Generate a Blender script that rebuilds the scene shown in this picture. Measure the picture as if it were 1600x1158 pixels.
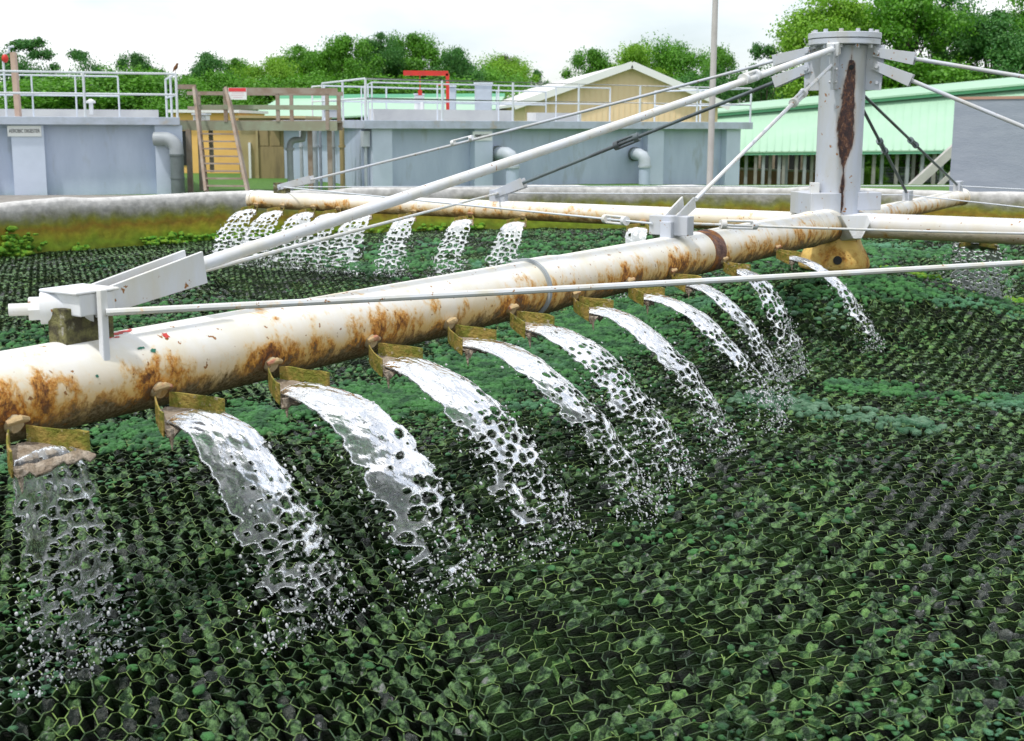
import bpy, math, random
import numpy as np
from mathutils import Vector, Matrix

for o in list(bpy.data.objects): bpy.data.objects.remove(o)
S = bpy.context.scene
C = S.collection
R_ = math.radians

# ------------------------------------------------------------------ camera
FPX, PITCH, ROLL, HCAM = 1958., .172, -.004, 1.78
cam = bpy.data.cameras.new('camera'); camo = bpy.data.objects.new('camera', cam); C.objects.link(camo)
cam.sensor_width = 36; cam.lens = FPX/1600*36
cam.shift_y = (533-579)/1600.
cam.clip_start = .05; cam.clip_end = 3000
cam.dof.use_dof = True; cam.dof.focus_distance = 5.6; cam.dof.aperture_fstop = 7.0
camo.matrix_world = Matrix.Translation((0, 0, HCAM)) @ Matrix.Rotation(math.pi/2-PITCH, 4, 'X') @ Matrix.Rotation(-ROLL, 4, 'Z')
S.camera = camo

# ------------------------------------------------------------------ light
SUN_EL, SUN_AZ = 64., 222.      # degrees; azimuth measured clockwise from +Y (behind, left of the camera)
W = bpy.data.worlds.new('World'); S.world = W; W.use_nodes = True
nt = W.node_tree; nt.nodes.clear()
def wn(t, **k):
    n = nt.nodes.new(t)
    for a, b in k.items(): setattr(n, a, b)
    return n
out = wn('ShaderNodeOutputWorld'); bg = wn('ShaderNodeBackground'); bg.inputs[1].default_value = .12
sky = wn('ShaderNodeTexSky', sky_type='NISHITA', sun_disc=False)
sky.sun_elevation = R_(SUN_EL); sky.sun_rotation = R_(SUN_AZ); sky.air_density = 1.; sky.dust_density = 1.
tc = wn('ShaderNodeTexCoord'); mp = wn('ShaderNodeMapping'); mp.inputs['Scale'].default_value = (1., 1., 2.6)
no = wn('ShaderNodeTexNoise'); no.inputs['Scale'].default_value = 2.1; no.inputs['Detail'].default_value = 7; no.inputs['Roughness'].default_value = .55
no.inputs['Distortion'].default_value = .4
cr = wn('ShaderNodeValToRGB'); cr.color_ramp.elements[0].position = .30; cr.color_ramp.elements[0].color = (.30, .30, .30, 1)
cr.color_ramp.elements[1].position = .58; cr.color_ramp.elements[1].color = (1, 1, 1, 1)
mx = wn('ShaderNodeMixRGB'); mx.inputs[2].default_value = (9.6, 9.8, 10.1, 1)
L = nt.links.new
L(tc.outputs['Generated'], mp.inputs[0]); L(mp.outputs[0], no.inputs[0]); L(no.outputs[0], cr.inputs[0])
no2 = wn('ShaderNodeTexNoise'); no2.inputs['Scale'].default_value = 3.4; no2.inputs['Detail'].default_value = 6; L(mp.outputs[0], no2.inputs[0])
cr2 = wn('ShaderNodeValToRGB'); cr2.color_ramp.elements[0].position = .36; cr2.color_ramp.elements[0].color = (6.6, 7.2, 7.9, 1); cr2.color_ramp.elements[1].position = .56; cr2.color_ramp.elements[1].color = (10., 10.1, 10.3, 1)
L(no2.outputs[0], cr2.inputs[0]); L(cr2.outputs[0], mx.inputs[2])
L(cr.outputs[0], mx.inputs[0]); L(sky.outputs[0], mx.inputs[1]); L(mx.outputs[0], bg.inputs[0]); L(bg.outputs[0], out.inputs[0])
sun = bpy.data.lights.new('sun', 'SUN'); suno = bpy.data.objects.new('sun', sun); C.objects.link(suno)
sun.energy = 2.3; sun.angle = R_(3.0); sun.color = (1, .97, .92)
az = R_(SUN_AZ); el = R_(SUN_EL)
sd = Vector((math.sin(az)*math.cos(el), math.cos(az)*math.cos(el), math.sin(el)))
suno.rotation_euler = sd.to_track_quat('Z', 'Y').to_euler(); suno.location = (0, 0, 20)
S.view_settings.view_transform = 'Standard'; S.view_settings.look = 'None'
S.view_settings.exposure = .24; S.view_settings.gamma = 1
S.render.engine = 'CYCLES'
S.cycles.max_bounces = 10; S.cycles.transmission_bounces = 8; S.cycles.transparent_max_bounces = 8
S.cycles.caustics_reflective = False; S.cycles.caustics_refractive = False

# ------------------------------------------------------------------ geometry helpers
_c, _s = math.cos(PITCH), math.sin(PITCH); _cr, _sr = math.cos(ROLL), math.sin(ROLL)
def ray(x, y):
    a, b = x-800, y-533
    u = (a*_cr+b*_sr)/FPX; v = -(-a*_sr+b*_cr)/FPX
    return Vector((u, _c+v*_s, -_s+v*_c))
def onz(x, y, z):      # where the photograph's ray meets a level plane (survey of the site)
    r = ray(x, y); return Vector((0, 0, HCAM))+r*((z-HCAM)/r.z)
def ony(x, y, Y):
    r = ray(x, y); return Vector((0, 0, HCAM))+r*(Y/r.y)
def XY(x, Y):
    return ony(x, 193, Y).x

class MB:
    def __init__(s): s.v = []; s.f = []; s.n = 0
    def add(s, verts, faces):
        b = s.n; s.v.extend([tuple(p) for p in verts]); s.f.extend([tuple(i+b for i in f) for f in faces]); s.n += len(verts); return s
    def box(s, c, ax, ay, az, sx, sy, sz):
        c = Vector(c); ax = Vector(ax)*sx/2; ay = Vector(ay)*sy/2; az = Vector(az)*sz/2
        P = [c+ax*i+ay*j+az*k for k in (-1, 1) for j in (-1, 1) for i in (-1, 1)]
        return s.add(P, [(0, 2, 3, 1), (4, 5, 7, 6), (0, 1, 5, 4), (2, 6, 7, 3), (0, 4, 6, 2), (1, 3, 7, 5)])
    def bx(s, x0, x1, y0, y1, z0, z1):
        return s.box(((x0+x1)/2, (y0+y1)/2, (z0+z1)/2), (1, 0, 0), (0, 1, 0), (0, 0, 1), x1-x0, y1-y0, z1-z0)
    def beam(s, p, q, w, h, up=(0, 0, 1)):
        p = Vector(p); q = Vector(q); d = (q-p); l = d.length; d.normalize(); up = Vector(up)
        side = d.cross(up)
        if side.length < 1e-4: side = d.cross(Vector((1, 0, 0)))
        side.normalize(); u2 = side.cross(d)
        return s.box((p+q)/2, d, side, u2, l, w, h)
    def prism(s, pts, z0, z1):
        n = len(pts); V = [(p[0], p[1], z0) for p in pts]+[(p[0], p[1], z1) for p in pts]
        F = [tuple(range(n-1, -1, -1)), tuple(range(n, 2*n))]+[(i, (i+1) % n, n+(i+1) % n, n+i) for i in range(n)]
        return s.add(V, F)
    def extr(s, pts, off):      # polygon of 3d points extruded by vector
        n = len(pts); off = Vector(off); V = [Vector(p) for p in pts]+[Vector(p)+off for p in pts]
        F = [tuple(range(n-1, -1, -1)), tuple(range(n, 2*n))]+[(i, (i+1) % n, n+(i+1) % n, n+i) for i in range(n)]
        return s.add(V, F)
    def tube(s, pts, rad, n=12, cap=True, wob=0, seed=0):
        pts = [Vector(p) for p in pts]; m = len(pts)
        if not hasattr(rad, '__len__'): rad = [rad]*m
        rg = random.Random(seed); V = []; F = []
        t0 = (pts[1]-pts[0]).normalized(); a = t0.cross(Vector((0, 0, 1)))
        if a.length < .05: a = t0.cross(Vector((1, 0, 0)))
        a.normalize()
        for i, p in enumerate(pts):
            if i == 0: t = t0
            elif i == m-1: t = (pts[-1]-pts[-2]).normalized()
            else: t = ((pts[i+1]-p).normalized()+(p-pts[i-1]).normalized()).normalized()
            a = (a-t*a.dot(t)).normalized(); b = t.cross(a)
            for k in range(n):
                th = 2*math.pi*k/n; r = rad[i]*(1+wob*(rg.random()-.5))
                V.append(p+a*(r*math.cos(th))+b*(r*math.sin(th)))
        for i in range(m-1):
            for k in range(n):
                F.append((i*n+k, i*n+(k+1) % n, (i+1)*n+(k+1) % n, (i+1)*n+k))
        if cap: F += [tuple(range(n-1, -1, -1)), tuple(range((m-1)*n, m*n))]
        return s.add(V, F)
    def ball(s, c, r, sc=(1, 1, 1), n=8, m=6, jit=0, rg=random):
        V = [(c[0], c[1], c[2]-r*sc[2])]; F = []
        for i in range(1, m):
            ph = -math.pi/2+math.pi*i/m
            for k in range(n):
                th = 2*math.pi*k/n; q = r*(1+jit*(rg.random()-.5))
                V.append((c[0]+q*sc[0]*math.cos(ph)*math.cos(th), c[1]+q*sc[1]*math.cos(ph)*math.sin(th), c[2]+q*sc[2]*math.sin(ph)))
        V.append((c[0], c[1], c[2]+r*sc[2])); e = len(V)-1
        for k in range(n):
            F.append((0, 1+(k+1) % n, 1+k)); F.append((e, e-n+k, e-n+(k+1) % n))
        for i in range(m-2):
            for k in range(n): F.append((1+i*n+k, 1+i*n+(k+1) % n, 1+(i+1)*n+(k+1) % n, 1+(i+1)*n+k))
        return s.add(V, F)
    def build(s, name, m, parent=None, smooth=False, **k):
        me = bpy.data.meshes.new(name); me.from_pydata(s.v, [], s.f)
        return link(name, me, m, parent, smooth, **k)

def link(name, me, m, parent=None, smooth=False, bevel=0):
    if m is not None: me.materials.append(m)
    if smooth:
        me.polygons.foreach_set('use_smooth', [True]*len(me.polygons))
        if smooth != 'all':
            try: me.set_sharp_from_angle(angle=R_(40))
            except Exception: pass
    me.update()
    o = bpy.data.objects.new(name, me); C.objects.link(o)
    if parent is not None:
        o.parent = parent; o.matrix_parent_inverse = Matrix.Translation(-parent.location) if parent.type == 'EMPTY' else Matrix.Identity(4)
    if bevel:
        b = o.modifiers.new('bevel', 'BEVEL'); b.width = bevel; b.segments = 2; b.limit_method = 'ANGLE'
    return o
def npmesh(name, V, Q, m, parent=None, smooth=False, mat_idx=None, mats=None):
    V = np.asarray(V, np.float32); Q = np.asarray(Q, np.int32); k = Q.shape[1]
    me = bpy.data.meshes.new(name); me.vertices.add(len(V)); me.vertices.foreach_set('co', V.ravel())
    me.loops.add(Q.size); me.loops.foreach_set('vertex_index', Q.ravel())
    me.polygons.add(len(Q)); me.polygons.foreach_set('loop_start', np.arange(0, Q.size, k, dtype=np.int32))
    if mats:
        for q in mats: me.materials.append(q)
    o = None
    if mat_idx is not None: me.polygons.foreach_set('material_index', mat_idx.astype(np.int32))
    if smooth: me.polygons.foreach_set('use_smooth', np.ones(len(Q), bool))
    me.update(calc_edges=True); me.validate()
    o = link(name, me, m if not mats else None, parent, False)
    return o
def tag(o, label=None, cat=None, group=None, kind=None):
    if label: o['label'] = label
    if cat: o['category'] = cat
    if group: o['group'] = group
    if kind: o['kind'] = kind
    return o
def thing(name, loc, label, cat, group=None):
    o = bpy.data.objects.new(name, None); C.objects.link(o); o.location = loc; o.empty_display_size = .2
    return tag(o, label, cat, group)

# ------------------------------------------------------------------ materials
def mat(name, col=(.5, .5, .5), rough=.6, metal=0., col2=None, nscale=4., nlo=.4, nhi=.65, detail=5, bump=0., bscale=20., stretch=(1, 1, 1),
        col3=None, n3=1., lo3=.55, hi3=.62, spec=.5, dist=0.):
    m = bpy.data.materials.new(name); m.use_nodes = True; t = m.node_tree; b = t.nodes['Principled BSDF']
    b.inputs['Base Color'].default_value = (*col, 1); b.inputs['Roughness'].default_value = rough; b.inputs['Metallic'].default_value = metal
    b.inputs['Specular IOR Level'].default_value = spec
    g = t.nodes.new('ShaderNodeTexCoord'); mp = t.nodes.new('ShaderNodeMapping'); mp.inputs['Scale'].default_value = stretch
    t.links.new(g.outputs['Object'], mp.inputs[0]); last = None
    def ns(sc, d=detail):
        n = t.nodes.new('ShaderNodeTexNoise'); n.inputs['Scale'].default_value = sc; n.inputs['Detail'].default_value = d
        n.inputs['Roughness'].default_value = .6; n.inputs['Distortion'].default_value = dist
        t.links.new(mp.outputs[0], n.inputs[0]); return n
    def mixn(n, lo, hi, c1, c2):
        r = t.nodes.new('ShaderNodeMapRange'); r.inputs[1].default_value = lo; r.inputs[2].default_value = hi; t.links.new(n.outputs[0], r.inputs[0])
        x = t.nodes.new('ShaderNodeMixRGB'); t.links.new(r.outputs[0], x.inputs[0])
        for i, c in ((1, c1), (2, c2)):
            if hasattr(c, 'links'): t.links.new(c, x.inputs[i])
            else: x.inputs[i].default_value = (*c, 1)
        return x.outputs[0]
    cur = col
    if col2: cur = mixn(ns(nscale), nlo, nhi, col, col2)
    if col3: cur = mixn(ns(n3), lo3, hi3, cur, col3)
    if cur is not col: t.links.new(cur, b.inputs['Base Color'])
    if bump:
        bp = t.nodes.new('ShaderNodeBump'); bp.inputs['Strength'].default_value = bump; bp.inputs['Distance'].default_value = .02
        t.links.new(ns(bscale, 6).outputs[0], bp.inputs['Height']); t.links.new(bp.outputs[0], b.inputs['Normal'])
    m['mix'] = 0
    return m

def rusty(name, paint, rust_amt=.5, under=1., scale=6., axis=None, spots=None, zc=.95, rad=.14):
    """weathered paint: rust blooms in patches, grime and flaking along the underside"""
    m = bpy.data.materials.new(name); m.use_nodes = True; t = m.node_tree; b = t.nodes['Principled BSDF']; N = t.nodes.new; K = t.links.new
    g = N('ShaderNodeTexCoord'); co = g.outputs['Object']
    def noise(sc, d=6, rgh=.62, dist=0., src=co, st=None):
        n = N('ShaderNodeTexNoise'); n.inputs['Scale'].default_value = sc; n.inputs['Detail'].default_value = d; n.inputs['Roughness'].default_value = rgh; n.inputs['Distortion'].default_value = dist
        if st:
            mp = N('ShaderNodeMapping'); mp.inputs['Scale'].default_value = st; K(src, mp.inputs[0]); K(mp.outputs[0], n.inputs[0])
        else: K(src, n.inputs[0])
        return n.outputs[0]
    def rng(x, a, c, lo=0, hi=1):
        r = N('ShaderNodeMapRange'); r.inputs[1].default_value = a; r.inputs[2].default_value = c; r.inputs[3].default_value = lo; r.inputs[4].default_value = hi; K(x, r.inputs[0]); return r.outputs[0]
    def mth(op, x, y):
        n = N('ShaderNodeMath'); n.operation = op; n.use_clamp = False
        for i, q in enumerate((x, y)):
            if hasattr(q, 'links'): K(q, n.inputs[i])
            else: n.inputs[i].default_value = q
        return n.outputs[0]
    def mix(f, c1, c2):
        x = N('ShaderNodeMixRGB')
        if hasattr(f, 'links'): K(f, x.inputs[0])
        else: x.inputs[0].default_value = f
        for i, c in ((1, c1), (2, c2)):
            if hasattr(c, 'links'): K(c, x.inputs[i])
            else: x.inputs[i].default_value = (*c, 1)
        return x.outputs[0]
    sep = N('ShaderNodeSeparateXYZ'); K(co, sep.inputs[0])
    low = rng(sep.outputs[2], zc+rad*.8, zc-rad*.9, 0, 1)           # 0 at the crown, 1 along the underside
    n1 = noise(scale*.35, 3); n2 = noise(scale*2.0, 9, .72, .15, st=(1, 1, .75)); n3 = noise(scale*9, 6, .7); n4 = noise(scale*.9, 6, .6, .3, st=(1, 1, .35))
    base = mix(rng(n4, .4, .7), paint, tuple(c*k for c, k in zip(paint, (.93, .87, .72))))
    cream = mth('MULTIPLY', mth('POWER', low, 1.4), mth('MULTIPLY', rng(n1, .15, .5, .5, 1.7), under))
    base = mix(mth('MINIMUM', cream, .82), base, (.74, .46, .10))
    q = mth('ADD', mth('MULTIPLY', n2, .62), mth('ADD', mth('MULTIPLY', n1, .38), mth('MULTIPLY', low, .19*under)))
    if spots:       # rust blooms round each outlet: radial distance from the column along the arm
        dx, dy = math.cos(R_(-121.9)), math.sin(R_(-121.9)); rr_ = mth('ADD', mth('MULTIPLY', mth('SUBTRACT', sep.outputs[0], 2.733), dx), mth('MULTIPLY', mth('SUBTRACT', sep.outputs[1], 10.611), dy))
        tot = 0.
        for sp_ in spots:
            g_ = rng(mth('ABSOLUTE', mth('SUBTRACT', rr_, sp_), 0.), .03, .20, 1, 0); tot = mth('ADD', tot, g_)
        q = mth('ADD', q, mth('MULTIPLY', mth('MULTIPLY', tot, low), .085))
    thr = .695-.16*rust_amt
    f0 = rng(q, thr-.05, thr+.01)
    base = mix(mth('MULTIPLY', f0, .55), base, (.76, .46, .12))
    f1 = rng(q, thr, thr+.05)
    rustc = mix(rng(n3, .38, .62), (.78, .36, .03), (.48, .16, .012))
    base = mix(mth('MULTIPLY', f1, rng(n3, .25, .6, .5, 1)), base, rustc)
    f2 = rng(q, thr+.05, thr+.11)
    base = mix(f2, base, mix(rng(n3, .4, .6), (.26, .085, .015), (.07, .03, .014)))
    und = rng(mth('ADD', mth('MULTIPLY', low, .62), mth('MULTIPLY', n2, .75)), .76, .90)
    if under > .01:
        base = mix(mth('MULTIPLY', und, under), base, mix(rng(n3, .42, .6), (.13, .08, .025), (.30, .23, .12)))
    sp = rng(noise(scale*5, 4, .55), .665, .69)
    base = mix(sp, base, (.30, .13, .03))
    K(base, b.inputs['Base Color'])
    K(rng(mth('MAXIMUM', f1, und), 0, 1, .55, .88), b.inputs['Roughness'])
    bp = N('ShaderNodeBump'); bp.inputs['Strength'].default_value = .55; bp.inputs['Distance'].default_value = .012
    K(mth('ADD', mth('MULTIPLY', f1, mth('MULTIPLY', n3, 1.2)), mth('ADD', mth('MULTIPLY', und, mth('MULTIPLY', n3, 1.6)), mth('MULTIPLY', n3, .12))), bp.inputs['Height'])
    K(bp.outputs[0], b.inputs['Normal'])
    return m

SPOTS = [8.17, 7.61, 7.07, 6.48, 5.92, 5.4, 4.78, 4.15, 3.57, 2.77, 1.79]      # outlets on the near arm, metres from the centre
M = {}
M['pipe'] = rusty('weathered_white_paint', (.80, .80, .78), .60, 1., 6.5, spots=SPOTS)
M['pipe2'] = rusty('weathered_white_paint_far', (.80, .80, .78), .55, .7, 5., rad=.09)
M['pipeC'] = rusty('grey_white_paint', (.66, .68, .72), .2, .35, 5., rad=.10)
M['greypaint'] = rusty('grey_paint', (.52, .55, .62), -.25, 0., 5.)
M['whitegal'] = rusty('white_painted_steel', (.70, .72, .76), -.3, 0., 6.)
M['cable'] = rusty('rusty_cable', (.66, .68, .70), .5, 0., 9.)
M['darkrod'] = mat('dark_steel_rod', (.16, .2, .21), .5, .6, (.1, .11, .12))
M['bell'] = rusty('rusty_bell', (.80, .56, .16), .95, .25, 5., zc=.85, rad=.25)
M['moss_plate'] = mat('mossy_plate', (.38, .27, .06), .8, 0, (.19, .20, .02), 22, .42, .6, 6, .9, 60, col3=(.5, .42, .3), n3=30, lo3=.6, hi3=.68)
M['pinkneck'] = mat('stained_neck', (.50, .40, .24), .7, 0, (.36, .22, .07), 14, .5, .62, 5, .5, 50)
M['redneck'] = mat('red_brown_throat', (.5, .36, .18), .7, 0, (.42, .15, .10), 14, .5, .62, 5, .5, 50)
M['grime'] = mat('mossy_grime', (.07, .06, .03), .85, 0, (.20, .19, .07), 24, .42, .6, 7, 1.2, 50, col3=(.42, .40, .34), n3=14, lo3=.58, hi3=.66)
M['slime'] = mat('slime_deposit', (.30, .23, .16), .55, 0, (.5, .42, .33), 25, .42, .6, 6, 1.2, 45)
M['algplug'] = mat('algae', (.012, .075, .02), .7, 0, (.06, .22, .05), 7, .4, .6, 6, 1.0, 90, col3=(.10, .27, .15), n3=1.1, lo3=.55, hi3=.68)
M['teal'] = mat('pale_algae', (.03, .12, .05), .75, 0, (.15, .28, .17), 9, .4, .62, 5, 1.0, 90)
M['bright_moss'] = mat('bright_moss', (.06, .24, .01), .85, 0, (.20, .34, .015), 14, .4, .6, 5, 1.0, 80)
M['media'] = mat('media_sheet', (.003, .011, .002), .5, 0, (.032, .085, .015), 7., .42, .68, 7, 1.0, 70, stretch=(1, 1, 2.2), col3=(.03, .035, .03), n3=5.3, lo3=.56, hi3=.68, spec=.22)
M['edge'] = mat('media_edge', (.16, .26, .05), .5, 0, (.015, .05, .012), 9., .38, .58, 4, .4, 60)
M['muck'] = mat('media_muck', (.010, .045, .008), .30, 0, (.20, .38, .13), 38., .44, .62, 6, 1.6, 80, col3=(.34, .36, .33), n3=30, lo3=.60, hi3=.68, spec=.6)
M['muck_grey'] = mat('media_muck_grey', (.008, .018, .010), .22, 0, (.11, .125, .10), 34., .46, .64, 6, 1.6, 80, col3=(.34, .33, .36), n3=26, lo3=.60, hi3=.68, spec=.7)
M['muck_bright'] = mat('media_muck_bright', (.015, .07, .01), .45, 0, (.19, .38, .10), 30., .42, .60, 6, 1.5, 70, col3=(.34, .40, .12), n3=18, lo3=.60, hi3=.70, spec=.5)
M['floor'] = mat('drain_floor', (.01, .012, .01), .9)
M['tankpaint_pale'] = mat('blue_grey_paint_pale', (.57, .64, .77), .65, 0, (.52, .59, .71), 1.5, .4, .65, 5, .2, 12)  # the tank wall's blue-grey paint in a paler tone
M['tankpaint'] = mat('blue_grey_paint', (.43, .50, .64), .65, 0, (.49, .56, .70), 1.2, .4, .65, 6, .25, 12, stretch=(1.6, 1.6, .5), col3=(.34, .38, .42), n3=1.5, lo3=.56, hi3=.75)
M['slabpaint'] = mat('slab_paint', (.46, .51, .61), .7, 0, (.36, .40, .45), 2.5, .45, .7, 7, .3, 10, col3=(.42, .36, .28), n3=1.4, lo3=.60, hi3=.68)
M['decktop'] = mat('deck_concrete', (.6, .6, .58), .8, 0, (.5, .5, .5), 1.)
M['rail'] = mat('galvanised_rail', (.66, .70, .75), .45, 0., (.6, .63, .67), 3)
M['wood'] = mat('old_timber', (.27, .20, .15), .85, 0, (.34, .29, .24), 3, .4, .6, 6, .5, 30, stretch=(1, 1, 1))
M['woodgreen'] = mat('mossy_timber', (.27, .27, .19), .85, 0, (.30, .34, .24), 3, .4, .6, 6, .5, 30)
M['orange'] = mat('ochre_siding', (.90, .54, .17), .7, 0, (.85, .50, .15), 2)
M['tan'] = mat('tan_block', (.42, .34, .17), .8, 0, (.36, .28, .13), 1.4, .4, .65, 5, .2, 14)
M['tandark'] = mat('tan_panel', (.33, .25, .12), .8, 0, (.2, .15, .08), 1.1, .5, .7, 5, stretch=(3, 3, .5))
M['cream'] = mat('cream_metal', (.86, .66, .42), .6, 0, (.82, .63, .40), 1)
M['whitetrim'] = mat('white_trim', (.78, .78, .76), .6)
M['whiteroof'] = mat('white_metal_roof', (.74, .73, .72), .5, 0, (.66, .65, .64), .8, stretch=(1, 4, 1))
M['mint'] = mat('mint_metal_roof', (.34, .53, .385), .6, 0, (.37, .56, .41), .6)
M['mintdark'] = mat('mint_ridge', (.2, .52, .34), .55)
M['pinkwall'] = mat('pink_block_wall', (.46, .27, .20), .8, 0, (.38, .22, .16), 1.5)
M['bluewall'] = mat('blue_grey_tank_wall', (.27, .305, .37), .7, 0, (.31, .345, .41), 1.5, .4, .65, 6, .3, 9, stretch=(1, 1, 5))
M['grass'] = mat('grass', (.055, .14, .015), .9, 0, (.085, .20, .025), 6, .4, .62, 5, .6, 40)
M['gravel'] = mat('gravel', (.3, .28, .25), .9, 0, (.22, .2, .18), 5)
M['red'] = mat('red_paint', (.62, .03, .015), .5, 0, (.5, .03, .02), 3)
M['postwood'] = mat('tan_post', (.52, .38, .30), .8, 0, (.45, .31, .24), 4)
M['pole'] = mat('concrete_pole', (.50, .48, .46), .7, 0, (.44, .42, .40), 3)
M['bark'] = mat('bark', (.075, .055, .04), .9, 0, (.11, .09, .07), 6, .4, .6, 5, .6, 20)
M['greypipe'] = mat('grey_pipe', (.36, .39, .41), .5, 0, (.3, .33, .35), 3)
M['greypipe2'] = mat('pale_pipe', (.47, .52, .57), .5, 0, (.42, .46, .5), 3)
M['darkpipe'] = mat('dark_grey_pipe', (.14, .17, .17), .55, 0, (.11, .13, .13), 3)
M['signw'] = mat('sign_white', (.78, .8, .8), .5)
M['signt'] = mat('sign_black', (.03, .03, .035), .5)
M['signr'] = mat('sign_red', (.70, .05, .06), .5)
M['faded'] = mat('faded_pink', (.72, .5, .55), .6)
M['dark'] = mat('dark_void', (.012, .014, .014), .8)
M['greensheet'] = mat('dark_green_board', (.025, .07, .045), .45, 0, (.04, .1, .06), 6)
M['bird'] = mat('bird_brown', (.16, .07, .03), .8)
M['feather'] = mat('dead_leaf', (.6, .42, .25), .8, 0, (.4, .22, .1), 20)

def leafmat(name, c1, c2, c3):
    m = bpy.data.materials.new(name); m.use_nodes = True; t = m.node_tree; b = t.nodes['Principled BSDF']; N = t.nodes.new; K = t.links.new
    g = N('ShaderNodeTexCoord')
    n = N('ShaderNodeTexNoise'); n.inputs['Scale'].default_value = .55; n.inputs['Detail'].default_value = 3; K(g.outputs['Object'], n.inputs[0])
    w = N('ShaderNodeTexWhiteNoise'); w.noise_dimensions = '1D'; gm = N('ShaderNodeNewGeometry'); K(gm.outputs['Random Per Island'], w.inputs['W'])
    r = N('ShaderNodeMapRange'); r.inputs[1].default_value = .36; r.inputs[2].default_value = .62; K(n.outputs[0], r.inputs[0])
    x = N('ShaderNodeMixRGB'); x.inputs[1].default_value = (*c1, 1); x.inputs[2].default_value = (*c2, 1); K(r.outputs[0], x.inputs[0])
    y = N('ShaderNodeMixRGB'); y.inputs[2].default_value = (*c3, 1); K(x.outputs[0], y.inputs[1])
    q = N('ShaderNodeMath'); q.operation = 'MULTIPLY'; q.inputs[1].default_value = .6; K(w.outputs[0], q.inputs[0]); K(q.outputs[0], y.inputs[0])
    K(y.outputs[0], b.inputs['Base Color']); b.inputs['Roughness'].default_value = .55
    tr = N('ShaderNodeBsdfTranslucent'); K(y.outputs[0], tr.inputs[0]); ms = N('ShaderNodeMixShader'); ms.inputs[0].default_value = .35
    K(b.outputs[0], ms.inputs[1]); K(tr.outputs[0], ms.inputs[2]); K(ms.outputs[0], t.nodes['Material Output'].inputs[0])
    return m
M['leafA'] = leafmat('leaves_mid', (.04, .17, .008), (.10, .32, .012), (.18, .42, .03))
M['leafB'] = leafmat('leaves_light', (.10, .28, .01), (.20, .44, .02), (.30, .50, .04))
M['leafC'] = leafmat('leaves_dark', (.02, .12, .025), (.05, .21, .035), (.12, .30, .04))
M['leafD'] = leafmat('leaves_purple', (.05, .045, .03), (.07, .08, .03), (.10, .07, .05))

def watermat(name, lo, hi, alb=.86):
    m = bpy.data.materials.new(name); m.use_nodes = True; t = m.node_tree; b = t.nodes['Principled BSDF']; N = t.nodes.new; K = t.links.new
    b.inputs['Base Color'].default_value = (.95, .98, 1, 1); b.inputs['Roughness'].default_value = .04; b.inputs['IOR'].default_value = 1.33
    b.inputs['Transmission Weight'].default_value = 1.
    g = N('ShaderNodeTexCoord'); n = N('ShaderNodeTexNoise'); n.inputs['Scale'].default_value = 22; n.inputs['Detail'].default_value = 3; K(g.outputs['Object'], n.inputs[0])
    bp = N('ShaderNodeBump'); bp.inputs['Strength'].default_value = .5; bp.inputs['Distance'].default_value = .008; K(n.outputs[0], bp.inputs['Height']); K(bp.outputs[0], b.inputs['Normal'])
    d = N('ShaderNodeBsdfPrincipled'); d.inputs['Base Color'].default_value = (alb*.95, alb*.98, alb, 1); d.inputs['Roughness'].default_value = .25; K(bp.outputs[0], d.inputs['Normal'])
    n2 = N('ShaderNodeAttribute'); n2.attribute_name = 'foam_glint'  # share of matte white put into the colour for glints
    r = N('ShaderNodeMapRange'); r.inputs[1].default_value = 0.; r.inputs[2].default_value = 1.; r.inputs[3].default_value = lo; r.inputs[4].default_value = hi; K(n2.outputs['Fac'], r.inputs[0])
    ms = N('ShaderNodeMixShader'); K(r.outputs[0], ms.inputs[0]); K(b.outputs[0], ms.inputs[1]); K(d.outputs[0], ms.inputs[2]); K(ms.outputs[0], t.nodes['Material Output'].inputs[0])
    return m
M['water'] = watermat("water", .03, .55, .46); M['drops'] = watermat('water_drops', .6, .6); M['whitewater'] = watermat('white_water', .45, .95)  # far and right jets get more matte white, to read brighter
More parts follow.
